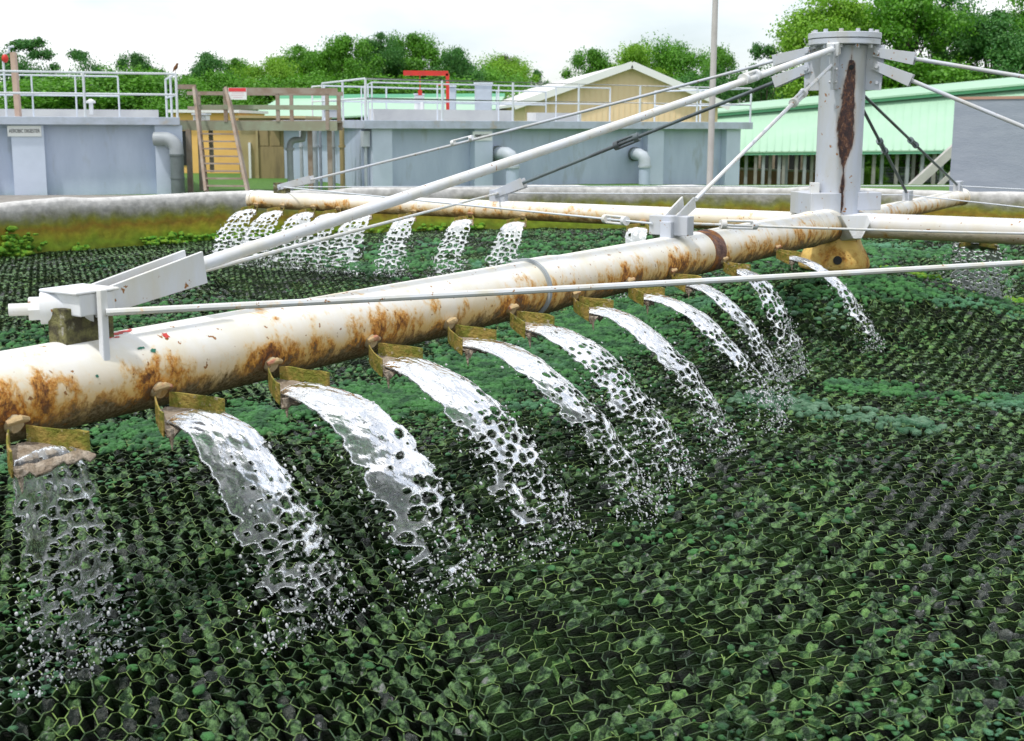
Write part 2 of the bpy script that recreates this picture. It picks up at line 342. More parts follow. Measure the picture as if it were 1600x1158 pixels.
def wallmat():
    """tank wall: pale concrete top, green-grey band, then yellow-brown wet band by height"""
    m = bpy.data.materials.new('stained_concrete'); m.use_nodes = True; t = m.node_tree; b = t.nodes['Principled BSDF']; N = t.nodes.new; K = t.links.new
    g = N('ShaderNodeTexCoord'); sp = N('ShaderNodeSeparateXYZ'); K(g.outputs['Object'], sp.inputs[0])
    n = N('ShaderNodeTexNoise'); n.inputs['Scale'].default_value = 2.2; n.inputs['Detail'].default_value = 8; n.inputs['Roughness'].default_value = .62; K(g.outputs['Object'], n.inputs[0])
    mu = N('ShaderNodeMath'); mu.operation = 'MULTIPLY_ADD'; mu.inputs[1].default_value = .42; K(n.outputs[0], mu.inputs[0]); K(sp.outputs[2], mu.inputs[2])
    r = N('ShaderNodeValToRGB'); K(mu.outputs[0], r.inputs[0]); e = r.color_ramp.elements
    e[0].position = .12; e[0].color = (.19, .20, .012, 1); e[1].position = .98; e[1].color = (.58, .57, .55, 1)
    for p, c in ((.30, (.22, .32, .015, 1)), (.44, (.32, .29, .015, 1)), (.52, (.28, .18, .012, 1)), (.60, (.24, .24, .02, 1)), (.67, (.22, .23, .10, 1)), (.75, (.36, .35, .30, 1)), (.84, (.50, .49, .47, 1)), (.92, (.60, .59, .57, 1))):
        q = e.new(p); q.color = c
    n2 = N('ShaderNodeTexNoise'); n2.inputs['Scale'].default_value = 9; n2.inputs['Detail'].default_value = 8; K(g.outputs['Object'], n2.inputs[0])
    rr = N('ShaderNodeMapRange'); rr.inputs[1].default_value = .3; rr.inputs[2].default_value = .7; rr.inputs[3].default_value = .72; rr.inputs[4].default_value = 1.15; K(n2.outputs[0], rr.inputs[0])
    x = N('ShaderNodeVectorMath'); x.operation = 'MULTIPLY'; K(r.outputs[0], x.inputs[0]); K(rr.outputs[0], x.inputs[1]); K(x.outputs[0], b.inputs['Base Color'])
    b.inputs['Roughness'].default_value = .75
    bp = N('ShaderNodeBump'); bp.inputs['Strength'].default_value = .6; bp.inputs['Distance'].default_value = .03; K(n2.outputs[0], bp.inputs['Height']); K(bp.outputs[0], b.inputs['Normal'])
    return m
M['wall'] = wallmat()

# ------------------------------------------------------------------ site layout
COL = Vector((2.733, 10.611, 0)); ZA = .952
AZ = {'A': -121.9, 'B': 151.0, 'C': -28.6, 'D': 58.6}
def adir(k): a = R_(AZ[k]); return Vector((math.cos(a), math.sin(a), 0))
def ap(k, r, z=ZA, side=0.):
    d = adir(k); n = Vector((-d.y, d.x, 0)); p = COL+d*r+n*side; p.z = z; return p
RT = 11.3
def hill(x, y):     # the packing heaps up towards the central pier
    r2 = (x-COL.x)**2+(y-COL.y)**2
    r = np.sqrt(r2); t = np.clip((RT-.4-r)/2.6, 0, 1); return .16*t*t*(3-2*t)+.42*np.exp(-(r2/2.0)**1.15)

# ------------------------------------------------------------------ ground
def gz(x, y):
    t = np.clip((y-38)/26, 0, 1)*np.clip((x+2)/8, 0, 1); t = t*t*(3-2*t)
    return -.05-2.0*t
mb = MB(); rings = [11.5, 12.2, 13.5, 15.5, 18, 22, 27, 33, 40, 50, 62, 78, 100, 150, 300, 900]; n = 96; V = []; F = []
for r in rings:
    for k in range(n):
        a = 2*math.pi*k/n; x = COL.x+r*math.cos(a); y = COL.y+r*math.sin(a); V.append((x, y, float(gz(x, y))))
for i in range(len(rings)-1):
    for k in range(n): F.append((i*n+k, (i+1)*n+k, (i+1)*n+(k+1) % n, i*n+(k+1) % n))
mb.add(V, F); tag(mb.build('ground', M['grass'], smooth=True), kind='structure')
mb = MB(); mb.add([(COL.x+11.5*math.cos(2*math.pi*k/64), COL.y+11.5*math.sin(2*math.pi*k/64), -.33) for k in range(64)], [tuple(range(64))])
tag(mb.build('filter_floor', M['floor']), kind='structure')
mb = MB(); mb.prism([(-14, 24.5), (22, 24.5), (30, 36), (-14, 31)], -.04, -.02)
tag(mb.build('gravel_path', M['gravel']), kind='structure')

# tank wall ring
rg = random.Random(4); n = 180; prof = [(RT-.0, -.35), (RT, 0.), (RT, .3), (RT, .55), (RT+.0, .66), (RT+.04, .705), (RT+.17, .712), (RT+.24, .69), (RT+.25, .3), (RT+.25, -.4)]
V = []; F = []
for k in range(n):
    a = 2*math.pi*k/n; w = [rg.uniform(-.018, .018) for _ in range(3)]
    for j, (r, z) in enumerate(prof):
        rr = r+w[0]*(.5 if j < 5 else 1); zz = z+(w[1]+.012*math.sin(k*.9))*(1 if 3 < j < 8 else 0)
        V.append((COL.x+rr*math.cos(a), COL.y+rr*math.sin(a), zz))
m_ = len(prof)
for k in range(n):
    for j in range(m_-1): F.append((k*m_+j, ((k+1) % n)*m_+j, ((k+1) % n)*m_+j+1, k*m_+j+1))
mb = MB().add(V, F)
tag(mb.build('filter_tank_wall', M['wall'], smooth='all'), 'low round concrete tank wall, pale on top and stained yellow brown inside', 'wall')

# ------------------------------------------------------------------ honeycomb media
rs = np.random.RandomState(7)
def fbm(x, y, s, seed):
    r = np.random.RandomState(seed); out = 0
    for o in range(4):
        a = r.uniform(0, 6.28, 5); p = r.uniform(0, 6.28, 5); f = s*(1.9**o)
        out = out+sum(np.sin((x*np.cos(a[i])+y*np.sin(a[i]))*f*(1+.2*i)+p[i]) for i in range(5))/5/(1.7**o)
    return out
def in_view(x, y, z=0., m=90):
    zc = y*_c-(z-HCAM)*_s; up = y*_s+(z-HCAM)*_c; px = 800+FPX*x/zc; py = 533-FPX*up/zc
    return (zc > .5) & (px > -m-2600/np.maximum(zc, 1)) & (px < 1600+m+2600/np.maximum(zc, 1)) & (py < 1158+m+700)
def topz(x, y):
    return hill(x, y)+.014*fbm(x, y, 1.6, 3)+.014*fbm(x, y, 7., 5)
VP_ = .043      # column pitch, row pitch
SPLIT = lambda x, y: (x-(-.35)-(y-4.2)*(-.30))      # the seam between two fields of blocks laid at different angles
def field(ang, keep, off, tag_, CP):
    u = np.array([math.cos(ang), math.sin(ang)]); v = np.array([-u[1], u[0]])
    n = int(27/CP); mrow = int(27/VP_)
    I, J = np.meshgrid(np.arange(-n//2, n//2), np.arange(-mrow//2, mrow//2), indexing='ij')
    # node i (along u), sheet j (along v); trapezoid wave, mirrored on alternate sheets
    amp = .46*VP_
    def node(i, j, half):      # each sheet has two nodes per column: at +-.18 pitch about the column centre
        ph = ((i+j) % 2)*2-1
        x = (i+(half*.54-.27))*CP; y = j*VP_+ph*amp
        px = COL.x+off[0]+u[0]*x+v[0]*y; py = COL.y+off[1]+u[1]*x+v[1]*y
        h = np.sin(i*12.9898+j*78.233+half*37.7)*43758.5453; h1 = h-np.floor(h); h = np.sin(i*39.425+j*11.135+half*9.1)*24634.634; h2 = h-np.floor(h)
        jit = .009+.010*np.clip(fbm(px, py, 1.1, 11), 0, 1)
        return px+(h1-.5)*jit*1.4, py+(h2-.5)*jit*1.4, h1, h2
    ax, ay, h1, h2 = node(I, J, 0); bx, by, g1, g2 = node(I, J, 1); cx, cy, k1, k2 = node(I+1, J, 0)
    segs = []
    for (x0, y0, ha, x1, y1, hb) in ((ax, ay, h1, bx, by, g1), (bx, by, g1, cx, cy, k1)):
        segs.append(np.stack([x0, y0, ha, x1, y1, hb], -1).reshape(-1, 6))
    Sg = np.concatenate(segs); mx_, my_ = (Sg[:, 0]+Sg[:, 3])/2, (Sg[:, 1]+Sg[:, 4])/2
    k = (np.hypot(mx_-COL.x, my_-COL.y) < RT-.03) & in_view(mx_, my_) & keep(mx_, my_) & (np.hypot(mx_-COL.x, my_-COL.y) > .3)
    k &= (np.sin(mx_*917.3+my_*331.7)*.5+.5) > .035
    Sg = Sg[k]
    x0, y0, ha, x1, y1, hb = Sg.T
    z0 = topz(x0, y0)+(ha-.5)*.014; z1 = topz(x1, y1)+(hb-.5)*.014
    d = np.stack([x1-x0, y1-y0], 1); ln = np.linalg.norm(d, axis=1, keepdims=True)+1e-9; nn = np.stack([-d[:, 1], d[:, 0]], 1)/ln
    th = .0008+.0011*((np.sin(x0*57+y0*91)*.5+.5)); th = th[:, None]
    tilt = np.outer(np.where((np.round(y0*7).astype(int) % 2) == 0, 1, 1), [u[0]*.05+v[0]*.035, u[1]*.05+v[1]*.035])
    dist = np.hypot(x0, y0); deep = .05
    P0 = np.stack([x0, y0], 1); P1 = np.stack([x1, y1], 1)
    lv = []
    mid = (rs.rand(len(x0), 2)-.5)*.008
    for (dz, tt, ex) in ((0, 0, 1.), (-.045, .35, .9), (-.19, 1., .8)):
        for (P, z) in ((P0, z0), (P1, z1)):
            for sg in (-1, 1):
                q = P+nn*th*sg*ex+tilt*tt+(mid if dz == -.045 else 0)
                lv.append(np.column_stack([q, z+dz]))
    A = np.stack(lv, 1)       # N,12,3 ; order level*4 + end*2 + side
    N = len(A); base = (np.arange(N)*12)[:, None]
    quads = np.array([[0, 1, 3, 2], [0, 2, 6, 4], [1, 5, 7, 3], [4, 6, 10, 8], [5, 9, 11, 7]])
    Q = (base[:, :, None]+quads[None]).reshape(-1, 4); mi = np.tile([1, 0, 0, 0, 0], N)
    # plugs: muck standing in the cells
    ii, jj = I.ravel(), J.ravel(); ph = ((ii+jj) % 2)
    sel = ph == 0
    ii, jj = ii[sel], jj[sel]
    x = (ii)*CP; y = (jj+.5)*VP_
    px = COL.x+off[0]+u[0]*x+v[0]*y; py = COL.y+off[1]+u[1]*x+v[1]*y
    r = np.sin(ii*3.17+jj*5.31)*9831.7; r -= np.floor(r)
    k = (np.hypot(px-COL.x, py-COL.y) < RT-.05) & in_view(px, py) & keep(px, py)
    fb_ = fbm(px, py, 2.2, 21)+.4*fbm(px, py, 9., 22); k &= (r < np.where(ii % 2 == 0, np.clip(.93+.5*np.minimum(fb_+.25, 0)*2., .45, .96), .06+.5*np.clip(fb_-.35, 0, 1)))
    px, py, r = px[k], py[k], r[k]
    return A.reshape(-1, 3), Q, mi, px, py, r, u, v, CP
aL = math.atan2(.94, -.35)-math.pi/2
fl = [field(aL, lambda x, y: SPLIT(x, y) < 0, (.03, .02), 'left', .035), field(aL-R_(50), lambda x, y: SPLIT(x, y) >= 0, (0, 0), 'right', .040)]
Vs = []; Qs = []; Ms = []; o_ = 0
for A, Q, mi, *_ in fl:
    Vs.append(A); Qs.append(Q+o_); Ms.append(mi); o_ += len(A)
# plug lumps : 5x5 wavy patches
PV = []; PQ = []; o2 = o_
g5 = np.linspace(-.5, .5, 5); GX, GY = np.meshgrid(g5, g5, indexing='ij'); gq = np.array([[i*5+j, (i+1)*5+j, (i+1)*5+j+1, i*5+j+1] for i in range(4) for j in range(4)])
for A, Q, mi, px, py, r, u, v, CP in fl:
    N = len(px); w = CP*1.1; h = VP_*1.55
    X = px[:, None]+GX.ravel()[None]*u[0]*w+GY.ravel()[None]*v[0]*h; Y = py[:, None]+GX.ravel()[None]*u[1]*w+GY.ravel()[None]*v[1]*h
    dep = (.016+.042*(np.modf(r*7.3)[0]))*(.45 if CP < .045 else 1.)
    Z = topz(px, py)[:, None]-dep[:, None]+rs.randn(N, 25)*.0045-.10*((GX.ravel()**2)[None]*(GX.ravel()**2)[None]+(GY.ravel()**4)[None])*4*.35+GY.ravel()[None]*.05
    P = np.stack([X, Y, Z], -1).reshape(-1, 3); PV.append(P); PQ.append(((np.arange(N)*25)[:, None, None]+gq[None]).reshape(-1, 4)+o2); o2 += len(P)
    big_ = fbm(px, py, 1.7, 61)+.5*fbm(px, py, 7., 62); rv = rs.rand(N); kind_ = np.where(big_+rv*.9 > 1.0, 4, np.where(big_-rv*.8 < -.85, 3, 2)); Ms.append(np.repeat(kind_, 16))
V = np.concatenate(Vs+PV); Q = np.concatenate(Qs+PQ); mi = np.concatenate(Ms)
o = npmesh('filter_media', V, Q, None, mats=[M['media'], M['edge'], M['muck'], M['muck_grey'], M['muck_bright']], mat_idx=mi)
o.data.polygons.foreach_set('use_smooth', mi >= 2)
tag(o, 'dark wet honeycomb plastic packing filling the round tank', 'filter media', kind='stuff')

# algae blobs (florets) : merged lumps
def ico(sub=1):
    import bmesh
    b = bmesh.new(); bmesh.ops.create_icosphere(b, subdivisions=sub, radius=1); v = np.array([x.co[:] for x in b.verts]); f = np.array([[q.index for q in x.verts] for x in b.faces]); b.free(); return v, f
I2 = ico(2); I3 = ico(3)
def blobs(name, P, Rr, m, label, cat, flat=.75, lump=.16, sub=I2, seed=1, kind='stuff'):
    v, f = sub; k = np.random.RandomState(seed); keepv = v[:, 2] > -2
    N = len(P); vv = np.repeat(v[None], N, 0)
    ph = k.uniform(0, 6.28, (N, 3)); fr = 5.2
    ds = 1+lump*(np.sin(vv[..., 0]*fr+ph[:, :1])*np.sin(vv[..., 1]*fr+ph[:, 1:2])+np.sin(vv[..., 2]*fr*1.3+ph[:, 2:3])*.6)+k.randn(N, len(v))*lump*.35
    st = 1+.35*k.randn(N, 3)*.5; st[:, 2] = flat*(1+.15*k.randn(N))
    X = vv*ds[..., None]*Rr[:, None, None]*st[:, None]+P[:, None]
    F = ((np.arange(N)*len(v))[:, None, None]+f[None]).reshape(-1, 3)
    return tag(npmesh(name, X.reshape(-1, 3), F, m, smooth=True), label, cat, kind=kind)
def strip_pts(pl, wid, dens, seed, z0=.0, rr=(.012, .026)):
    """scatter along a polyline on the packing (photo survey points), half width in metres"""
    k = np.random.RandomState(seed); out = []; pts = [onz(x, y, .14) for x, y in pl]
    for i in range(len(pts)-1):
        a, b = pts[i], pts[i+1]; w0, w1 = wid[i], wid[i+1]; ln = (b-a).length; n = int(ln*(w0+w1)*dens)
        t = k.rand(n); s = k.randn(n)*.62; w = w0+(w1-w0)*t; d = (b-a).normalized()
        out.append(np.stack([a.x+(b.x-a.x)*t-d.y*s*w, a.y+(b.y-a.y)*t+d.x*s*w], 1))
    P = np.concatenate(out); ed = fbm(P[:, 0], P[:, 1], 3.2, seed+50)
    P = P[(ed+k.randn(len(P))*.35) > -.12]
    P = P[np.hypot(P[:, 0]-COL.x, P[:, 1]-COL.y) < RT-.1]
    z = topz(P[:, 0], P[:, 1])+z0+k.randn(len(P))*.005
    return np.column_stack([P, z]), k.uniform(rr[0], rr[1], len(P))
Pa, Ra = strip_pts([(-150, 760), (60, 715), (250, 690), (450, 650), (640, 650), (800, 570), (950, 520), (1100, 470)], [.22, .24, .26, .34, .55, .55, .7, .8], 2100, 1)
Pb, Rb = strip_pts([(480, 610), (620, 660), (720, 620), (830, 560), (1000, 500)], [.25, .4, .45, .5, .6], 900, 2)
Pc, Rc = strip_pts([(500, 420), (800, 400), (1100, 390), (1600, 400)], [1.6, 2., 2.2, 2.4], 130, 3, rr=(.02, .05))
Pd, Rd = strip_pts([(1180, 520), (1400, 512), (1640, 508)], [.3, .35, .4], 700, 4, rr=(.014, .032))
Pe, Re = strip_pts([(1290, 600), (1400, 608), (1640, 630)], [.13, .18, .16], 1300, 5)
Pf, Rf = strip_pts([(900, 860), (1010, 830), (1120, 870)], [.1, .14, .06], 260, 6, rr=(.008, .018))
Pg, Rg = strip_pts([(0, 560), (200, 505), (400, 480)], [.5, .6, .8], 260, 8, rr=(.012, .03))
Ph_, Rh = strip_pts([(650, 900), (1000, 760), (1300, 760), (1640, 820)], [.8, 1., 1., .8], 34, 18, rr=(.008, .02))
k = np.random.RandomState(77); n_ = 60000; gx_ = k.uniform(-5, 6, n_); gy_ = k.uniform(3., 15, n_); 
dn = fbm(gx_, gy_, 1.3, 91)+.55*fbm(gx_, gy_, 6., 92); kp = (dn+k.randn(n_)*.25 > .38) & in_view(gx_, gy_) & (k.rand(n_) < np.clip(1.5-gy_*.08, .25, 1)) & (np.hypot(gx_-COL.x, gy_-COL.y) < RT-.2); gx_, gy_ = gx_[kp], gy_[kp]
Pz = np.column_stack([gx_, gy_, topz(gx_, gy_)-.004+k.randn(len(gx_))*.006]); Rz = k.uniform(.005, .016, len(gx_))*(1+gy_*.03)
blobs('algae_flecks', Pz, Rz, M['algplug'], 'small green flecks of algae scattered over the whole packing', 'algae', flat=.45, lump=.3, sub=ico(1), seed=33)
blobs('algae_growth', np.concatenate([Pa, Pb, Pc, Pd, Pe, Pf, Pg, Ph_]), np.concatenate([Ra, Rb, Rc, Rd, Re, Rf, Rg, Rh]), M['algplug'], 'deep green cushions of algae growing over the honeycomb packing', 'algae')
Pt, Rt = strip_pts([(1150, 622), (1290, 640), (1370, 652), (1480, 672)], [.16, .24, .22, .16], 800, 9, rr=(.014, .03))
Pt2, Rt2 = strip_pts([(1230, 525), (1330, 530)], [.2, .2], 350, 12, rr=(.014, .03))
Pt3, Rt3 = strip_pts([(1520, 628), (1640, 640)], [.08, .12], 700, 13, rr=(.01, .025))
blobs('pale_algae', np.concatenate([Pt, Pt2, Pt3]), np.concatenate([Rt, Rt2, Rt3]), M['teal'], 'pale blue green band of algae lying on the packing at the right', 'algae', seed=3)
# bright moss along the wall foot and near the centre
k = np.random.RandomState(5); PP = []; RR = []
for (x, y, n, s) in ((6, 404, 130, .13), (128, 397, 12, .07), (222, 383, 45, .16), (248, 381, 45, .16), (290, 375, 70, .2), (318, 374, 40, .16), (352, 366, 40, .3), (500, 340, 30, .5), (600, 335, 30, .5)):
    a = onz(x, y, 0.); v = Vector((a.x-COL.x, a.y-COL.y)); v.normalize(); tx, ty = -v.y, v.x
    for _ in range(n):
        q = k.randn()*s; d = RT-.03-abs(k.randn())*.07
        PP.append((COL.x+v.x*d+tx*q, COL.y+v.y*d+ty*q, .0+abs(k.randn())*(.15 if x < 20 else .05))); RR.append(k.uniform(.02, .06))
for (x, y, n, s) in ((1270, 478, 0, .1), (1262, 440, 16, .05), (1236, 440, 18, .05), (1290, 462, 0, .05), (1420, 430, 26, .1), (1448, 438, 26, .1), (1295, 482, 20, .16), (1440, 485, 30, .2), (1590, 483, 16, .12), (1385, 420, 8, .04)):
    a = onz(x, y, .1)
    for _ in range(n):
        px, py = a.x+k.randn()*s, a.y+k.randn()*s; PP.append((px, py, float(topz(px, py))+.01)); RR.append(k.uniform(.015, .04))
blobs('bright_moss', np.array(PP), np.array(RR), M['bright_moss'], 'bright yellow green moss clumps along the wall foot and round the centre', 'moss', flat=.7, lump=.25, seed=9)

# ------------------------------------------------------------------ rotary distributor
RD = thing('rotary_distributor', (COL.x, COL.y, 0), 'rusty white four-armed rotary distributor with tall grey centre column and stay rods', 'distributor')
def D(mbx, name, m, parent=None, smooth=True, bevel=0): return mbx.build(name, M[m], parent or RD, smooth=smooth, bevel=bevel)
# column
mb = MB(); mb.tube([(COL.x, COL.y, z) for z in (1.0, 1.6, 2.3, 2.42)], [.186, .187, .188, .188], 48)
colm = D(mb, 'column', 'greypaint')
mb = MB(); mb.tube([(COL.x, COL.y, 2.425), (COL.x, COL.y, 2.470)], .29, 56); mb.tube([(COL.x, COL.y, 2.474), (COL.x, COL.y, 2.520)], .295, 56)
D(mb, 'top_flange', 'greypaint', bevel=.004)
for k_ in range(12):
    a = 2*math.pi*(k_+.3)/12; x, y = COL.x+.255*math.cos(a), COL.y+.255*math.sin(a)
    mb = MB(); mb.tube([(x, y, 2.395), (x, y, 2.545)], .018, 6); D(mb, 'bolt', 'greypaint', smooth=False)
# rust run: a corroded streak below a hole, in the column's own paint
camang = math.atan2(-COL.y, -COL.x)
def add_run(m):
    t = m.node_tree; b = t.nodes['Principled BSDF']; N = t.nodes.new; K = t.links.new; old = b.inputs['Base Color'].links[0].from_socket
    g = N('ShaderNodeTexCoord'); sp = N('ShaderNodeSeparateXYZ'); K(g.outputs['Object'], sp.inputs[0])
    def mth(op, x, y=0., z=None):
        n = N('ShaderNodeMath'); n.operation = op
        for i, q in enumerate((x, y) if z is None else (x, y, z)):
            if hasattr(q, 'links'): K(q, n.inputs[i])
            else: n.inputs[i].default_value = q
        return n.outputs[0]
    def nz(sc, st=(1, 1, .35), d=7):
        n = N('ShaderNodeTexNoise'); n.inputs['Scale'].default_value = sc; n.inputs['Detail'].default_value = d; n.inputs['Roughness'].default_value = .68
        mp = N('ShaderNodeMapping'); mp.inputs['Scale'].default_value = st; K(g.outputs['Object'], mp.inputs[0]); K(mp.outputs[0], n.inputs[0]); return n.outputs[0]
    ang = mth('ARCTAN2', mth('SUBTRACT', sp.outputs[1], COL.y), mth('SUBTRACT', sp.outputs[0], COL.x))
    u = mth('MULTIPLY', mth('SUBTRACT', ang, camang+.34), .187)      # metres round the shell
    fc = N('ShaderNodeFloatCurve'); zz = N('ShaderNodeMapRange'); zz.inputs[1].default_value = 2.30; zz.inputs[2].default_value = 1.02; K(sp.outputs[2], zz.inputs[0]); K(zz.outputs[0], fc.inputs[1])
    c = fc.mapping.curves[0]; pts = [(0, .0), (.03, .40), (.10, .56), (.3, .66), (.43, .85), (.52, .8), (.60, .45), (.67, .2), (.8, .14), (.9, .22), (.96, .12), (1, 0)]
    c.points[0].location = pts[0]; c.points[1].location = pts[-1]
    for p in pts[1:-1]: c.points.new(*p)
    fc.mapping.update()
    off = mth('MULTIPLY', zz.outputs[0], .03)
    au = mth('ABSOLUTE', mth('ADD', u, off)); n1 = nz(16); n2 = nz(46, (1, 1, .6))
    wd = mth('MULTIPLY', fc.outputs[0], .085); q = mth('ADD', mth('SUBTRACT', wd, au), mth('MULTIPLY', mth('SUBTRACT', n1, .5), .085))
    r = N('ShaderNodeMapRange'); r.inputs[1].default_value = -.003; r.inputs[2].default_value = .007; K(q, r.inputs[0])
    r2 = N('ShaderNodeMapRange'); r2.inputs[1].default_value = -.02; r2.inputs[2].default_value = .004; r2.inputs[4].default_value = .45; K(q, r2.inputs[0])
    cr = N('ShaderNodeValToRGB'); K(n2, cr.inputs[0]); e = cr.color_ramp.elements; e[0].position = .36; e[0].color = (.012, .007, .009, 1); e[1].position = .72; e[1].color = (.36, .3, .3, 1)
    k = e.new(.5); k.color = (.05, .02, .018, 1); k = e.new(.6); k.color = (.14, .055, .02, 1)
    m0 = N('ShaderNodeMixRGB'); K(r2.outputs[0], m0.inputs[0]); K(old, m0.inputs[1]); m0.inputs[2].default_value = (.42, .25, .12, 1)
    m1 = N('ShaderNodeMixRGB'); K(r.outputs[0], m1.inputs[0]); K(m0.outputs[0], m1.inputs[1]); K(cr.outputs[0], m1.inputs[2]); K(m1.outputs[0], b.inputs['Base Color'])
M['column'] = rusty('column_paint', (.50, .535, .61), -.2, 0., 4.); add_run(M['column']); colm.data.materials.clear(); colm.data.materials.append(M['column'])
a = camang+.34; mb = MB(); p = COL+Vector((math.cos(a), math.sin(a), 0))*.186; mb.tube([p+Vector((0, 0, 2.24)), p+Vector((math.cos(a), math.sin(a), 0))*.008+Vector((0, 0, 2.24))], .021, 14); D(mb, 'bolt_hole', 'dark')
# radial gussets under the flange, one per arm
for kk in 'ABCD':
    d = adir(kk); n = Vector((-d.y, d.x, 0)); mb = MB()
    a0 = COL+d*.18; mb.extr([a0+Vector((0, 0, 2.06)), a0+d*.135+Vector((0, 0, 2.06)), a0+d*.15+Vector((0, 0, 2.42)), a0+Vector((0, 0, 2.42))], n*.022)
    g_ = D(mb, 'gusset', 'greypaint', smooth=False, bevel=.003)
    for z in (2.33, 2.22, 2.12):
        mb = MB(); q = COL+d*.285; q.z = z; mb.tube([q-n*.02, q+n*.045], .014, 6); D(mb, 'gusset_bolt', 'greypaint', g_, smooth=False)
# hub
mb = MB(); prof = [(.575, .25), (.585, .285), (.61, .297), (.66, .29), (.72, .262), (.78, .228), (.84, .205), (.90, .198), (.97, .20), (1.045, .205)]
mb.tube([(COL.x, COL.y, z) for z, r in prof], [r for z, r in prof], 48)
hub = D(mb, 'hub_bell', 'bell', smooth='all')
mb = MB(); a = camang+.1; p = COL+Vector((math.cos(a), math.sin(a), 0))*.272; mb.tube([Vector((p.x, p.y, .67)), Vector((p.x, p.y, .67))+Vector((math.cos(a), math.sin(a), .25))*.025], .036, 18); D(mb, 'dark_hole_disc', 'dark', hub)  # dark disc set on the bell, its colour stands for a hole's shade
for angd, rad_, tang, zc, hh in ((-168, .27, .40, 1.13, .185), (14, .27, .30, 1.15, .15), (105, .27, .36, 1.13, .18)):
    a = R_(angd); d = Vector((math.cos(a), math.sin(a), 0)); n = Vector((-d.y, d.x, 0))
    mb = MB(); mb.box(COL+d*(.06+rad_/2)+Vector((0, 0, zc)), d, n, (0, 0, 1), rad_, tang, hh); D(mb, 'tie_box', 'greypaint', smooth=False, bevel=.006)
mb = MB(); p = ony(1271, 281, 10.5); mb.box((p.x, p.y, 1.255), (1, 0, 0), (0, 1, 0), (0, 0, 1), .07, .07, .10); D(mb, 'lug', 'whitegal', smooth=False, bevel=.004)
a = R_(-77); d = Vector((math.cos(a), math.sin(a), 0)); n = Vector((-d.y, d.x, 0)); mb = MB()
def hp(u, w, z): return COL+d*u+n*w+Vector((0, 0, z))
V = [hp(.20, -.20, 1.03), hp(.20, .16, 1.06), hp(.20, .20, 1.0), hp(.20, .09, .83), hp(.20, -.05, .83), hp(.33, -.13, 1.05), hp(.33, .11, 1.05), hp(.35, .13, .99), hp(.36, .05, .86), hp(.36, -.02, .86)]
mb.add(V, [(0, 1, 6, 5), (1, 2, 7, 6), (2, 3, 8, 7), (3, 4, 9, 8), (4, 0, 5, 9), (5, 6, 7, 8, 9), (4, 3, 2, 1, 0)]); D(mb, 'saddle_plate', 'whitegal', smooth=False, bevel=.004)
mb = MB(); mb.tube([(COL.x, COL.y, 1.01), (COL.x, COL.y, 1.05)], .235, 40); D(mb, 'hub_ring', 'greypaint')

# arms
ARM = {}
def arm(k_, r0, r1, rad, m, joints=(), caps=True, z=ZA):
    mb = MB(); n = 40; steps = int((r1-r0)/.1)
    rgx = random.Random(ord(k_)); mb.tube([ap(k_, r0+(r1-r0)*i/steps, z) for i in range(steps+1)], rad, n)
    o = D(mb, 'arm', m, smooth=True); ARM[k_] = o
    for (ra, rb, rr) in joints:
        mb = MB(); L_ = (rb-ra); mb.tube([ap(k_, ra, z), ap(k_, ra+L_*.02, z), ap(k_, rb-L_*.25, z), ap(k_, rb, z)], [rr, rr, rr*.99, rad+.002], n); D(mb, 'pipe_joint', m, o)
    if caps:
        mb = MB(); mb.tube([ap(k_, r1-.02, z), ap(k_, r1+.02, z)], rad+.012, 28); D(mb, 'end_cap', m, o)
    return o
def r_at(x, k_='A'):      # radial position on arm A of a photo column
    d = adir(k_); best = min(((abs(pxof(ap(k_, q))-x), q) for q in [i*.01 for i in range(10, 1000)])); return best[1]
def pxof(p):
    X, Y, Z = p.x, p.y, p.z-HCAM; zc = Y*_c-Z*_s; return 800+FPX*X/zc
rc = r_at(822)
arm('A', .17, 9.0, .14, 'pipe', [(rc, rc-.34, .149)])
arm('B', .17, 6.35, .09, 'pipe2'); arm('C', .17, 8.4, .103, 'pipeC'); arm('D', .17, 4.85, .088, 'pipe2')
mb = MB(); mb.tube([ap('A', rc+.018), ap('A', rc-.004)], .155, 44); D(mb, 'ring_gasket', 'greypipe', ARM['A'])
r_ = r_at(1262); mb = MB(); mb.tube([ap('A', r_), ap('A', r_-.05)], .146, 40); D(mb, 'pipe_joint', 'pipe', ARM['A'])
M['darkband'] = mat('corroded_band', (.10, .05, .045), .8, 0, (.22, .12, .09), 12, .4, .6, 6, .8, 60, col3=(.35, .13, .02), n3=8, lo3=.5, hi3=.6)
r_ = r_at(1092); mb = MB(); mb.tube([ap('A', r_+.05), ap('A', r_-.13)], .1425, 40); D(mb, 'corroded_weld', 'darkband', ARM['A'])
M['rustspot'] = mat('rust_flat', (.34, .12, .02), .85)
M['chipr'] = mat('red_undercoat', (.55, .05, .04), .6); M['chipg'] = mat('green_undercoat', (.02, .16, .1), .6)
def patch(k_, rpos, ang, sr, sa, m, seed, rad=.14):
    """a flaked irregular patch lying on the pipe's skin; ang degrees from the crown towards the camera side"""
    rg = random.Random(seed); d = adir(k_); n = Vector((-d.y, d.x, 0)); n = n if n.dot(Vector((.85, -.5, 0))) > 0 else -n; N = 26; V = [None]; V = []
    def P(dr, da):
        a = R_(ang)+da/rad; return COL+d*(rpos+dr)+n*(math.sin(a)*(rad+.0016))+Vector((0, 0, ZA+math.cos(a)*(rad+.0016)))
    V.append(P(0, 0))
    for i in range(N):
        t = 2*math.pi*i/N; q = .55+.65*rg.random(); V.append(P(sr*q*math.cos(t)*-1, sa*q*math.sin(t)))
    return V, [(0, 1+i, 1+(i+1) % N) for i in range(N)]
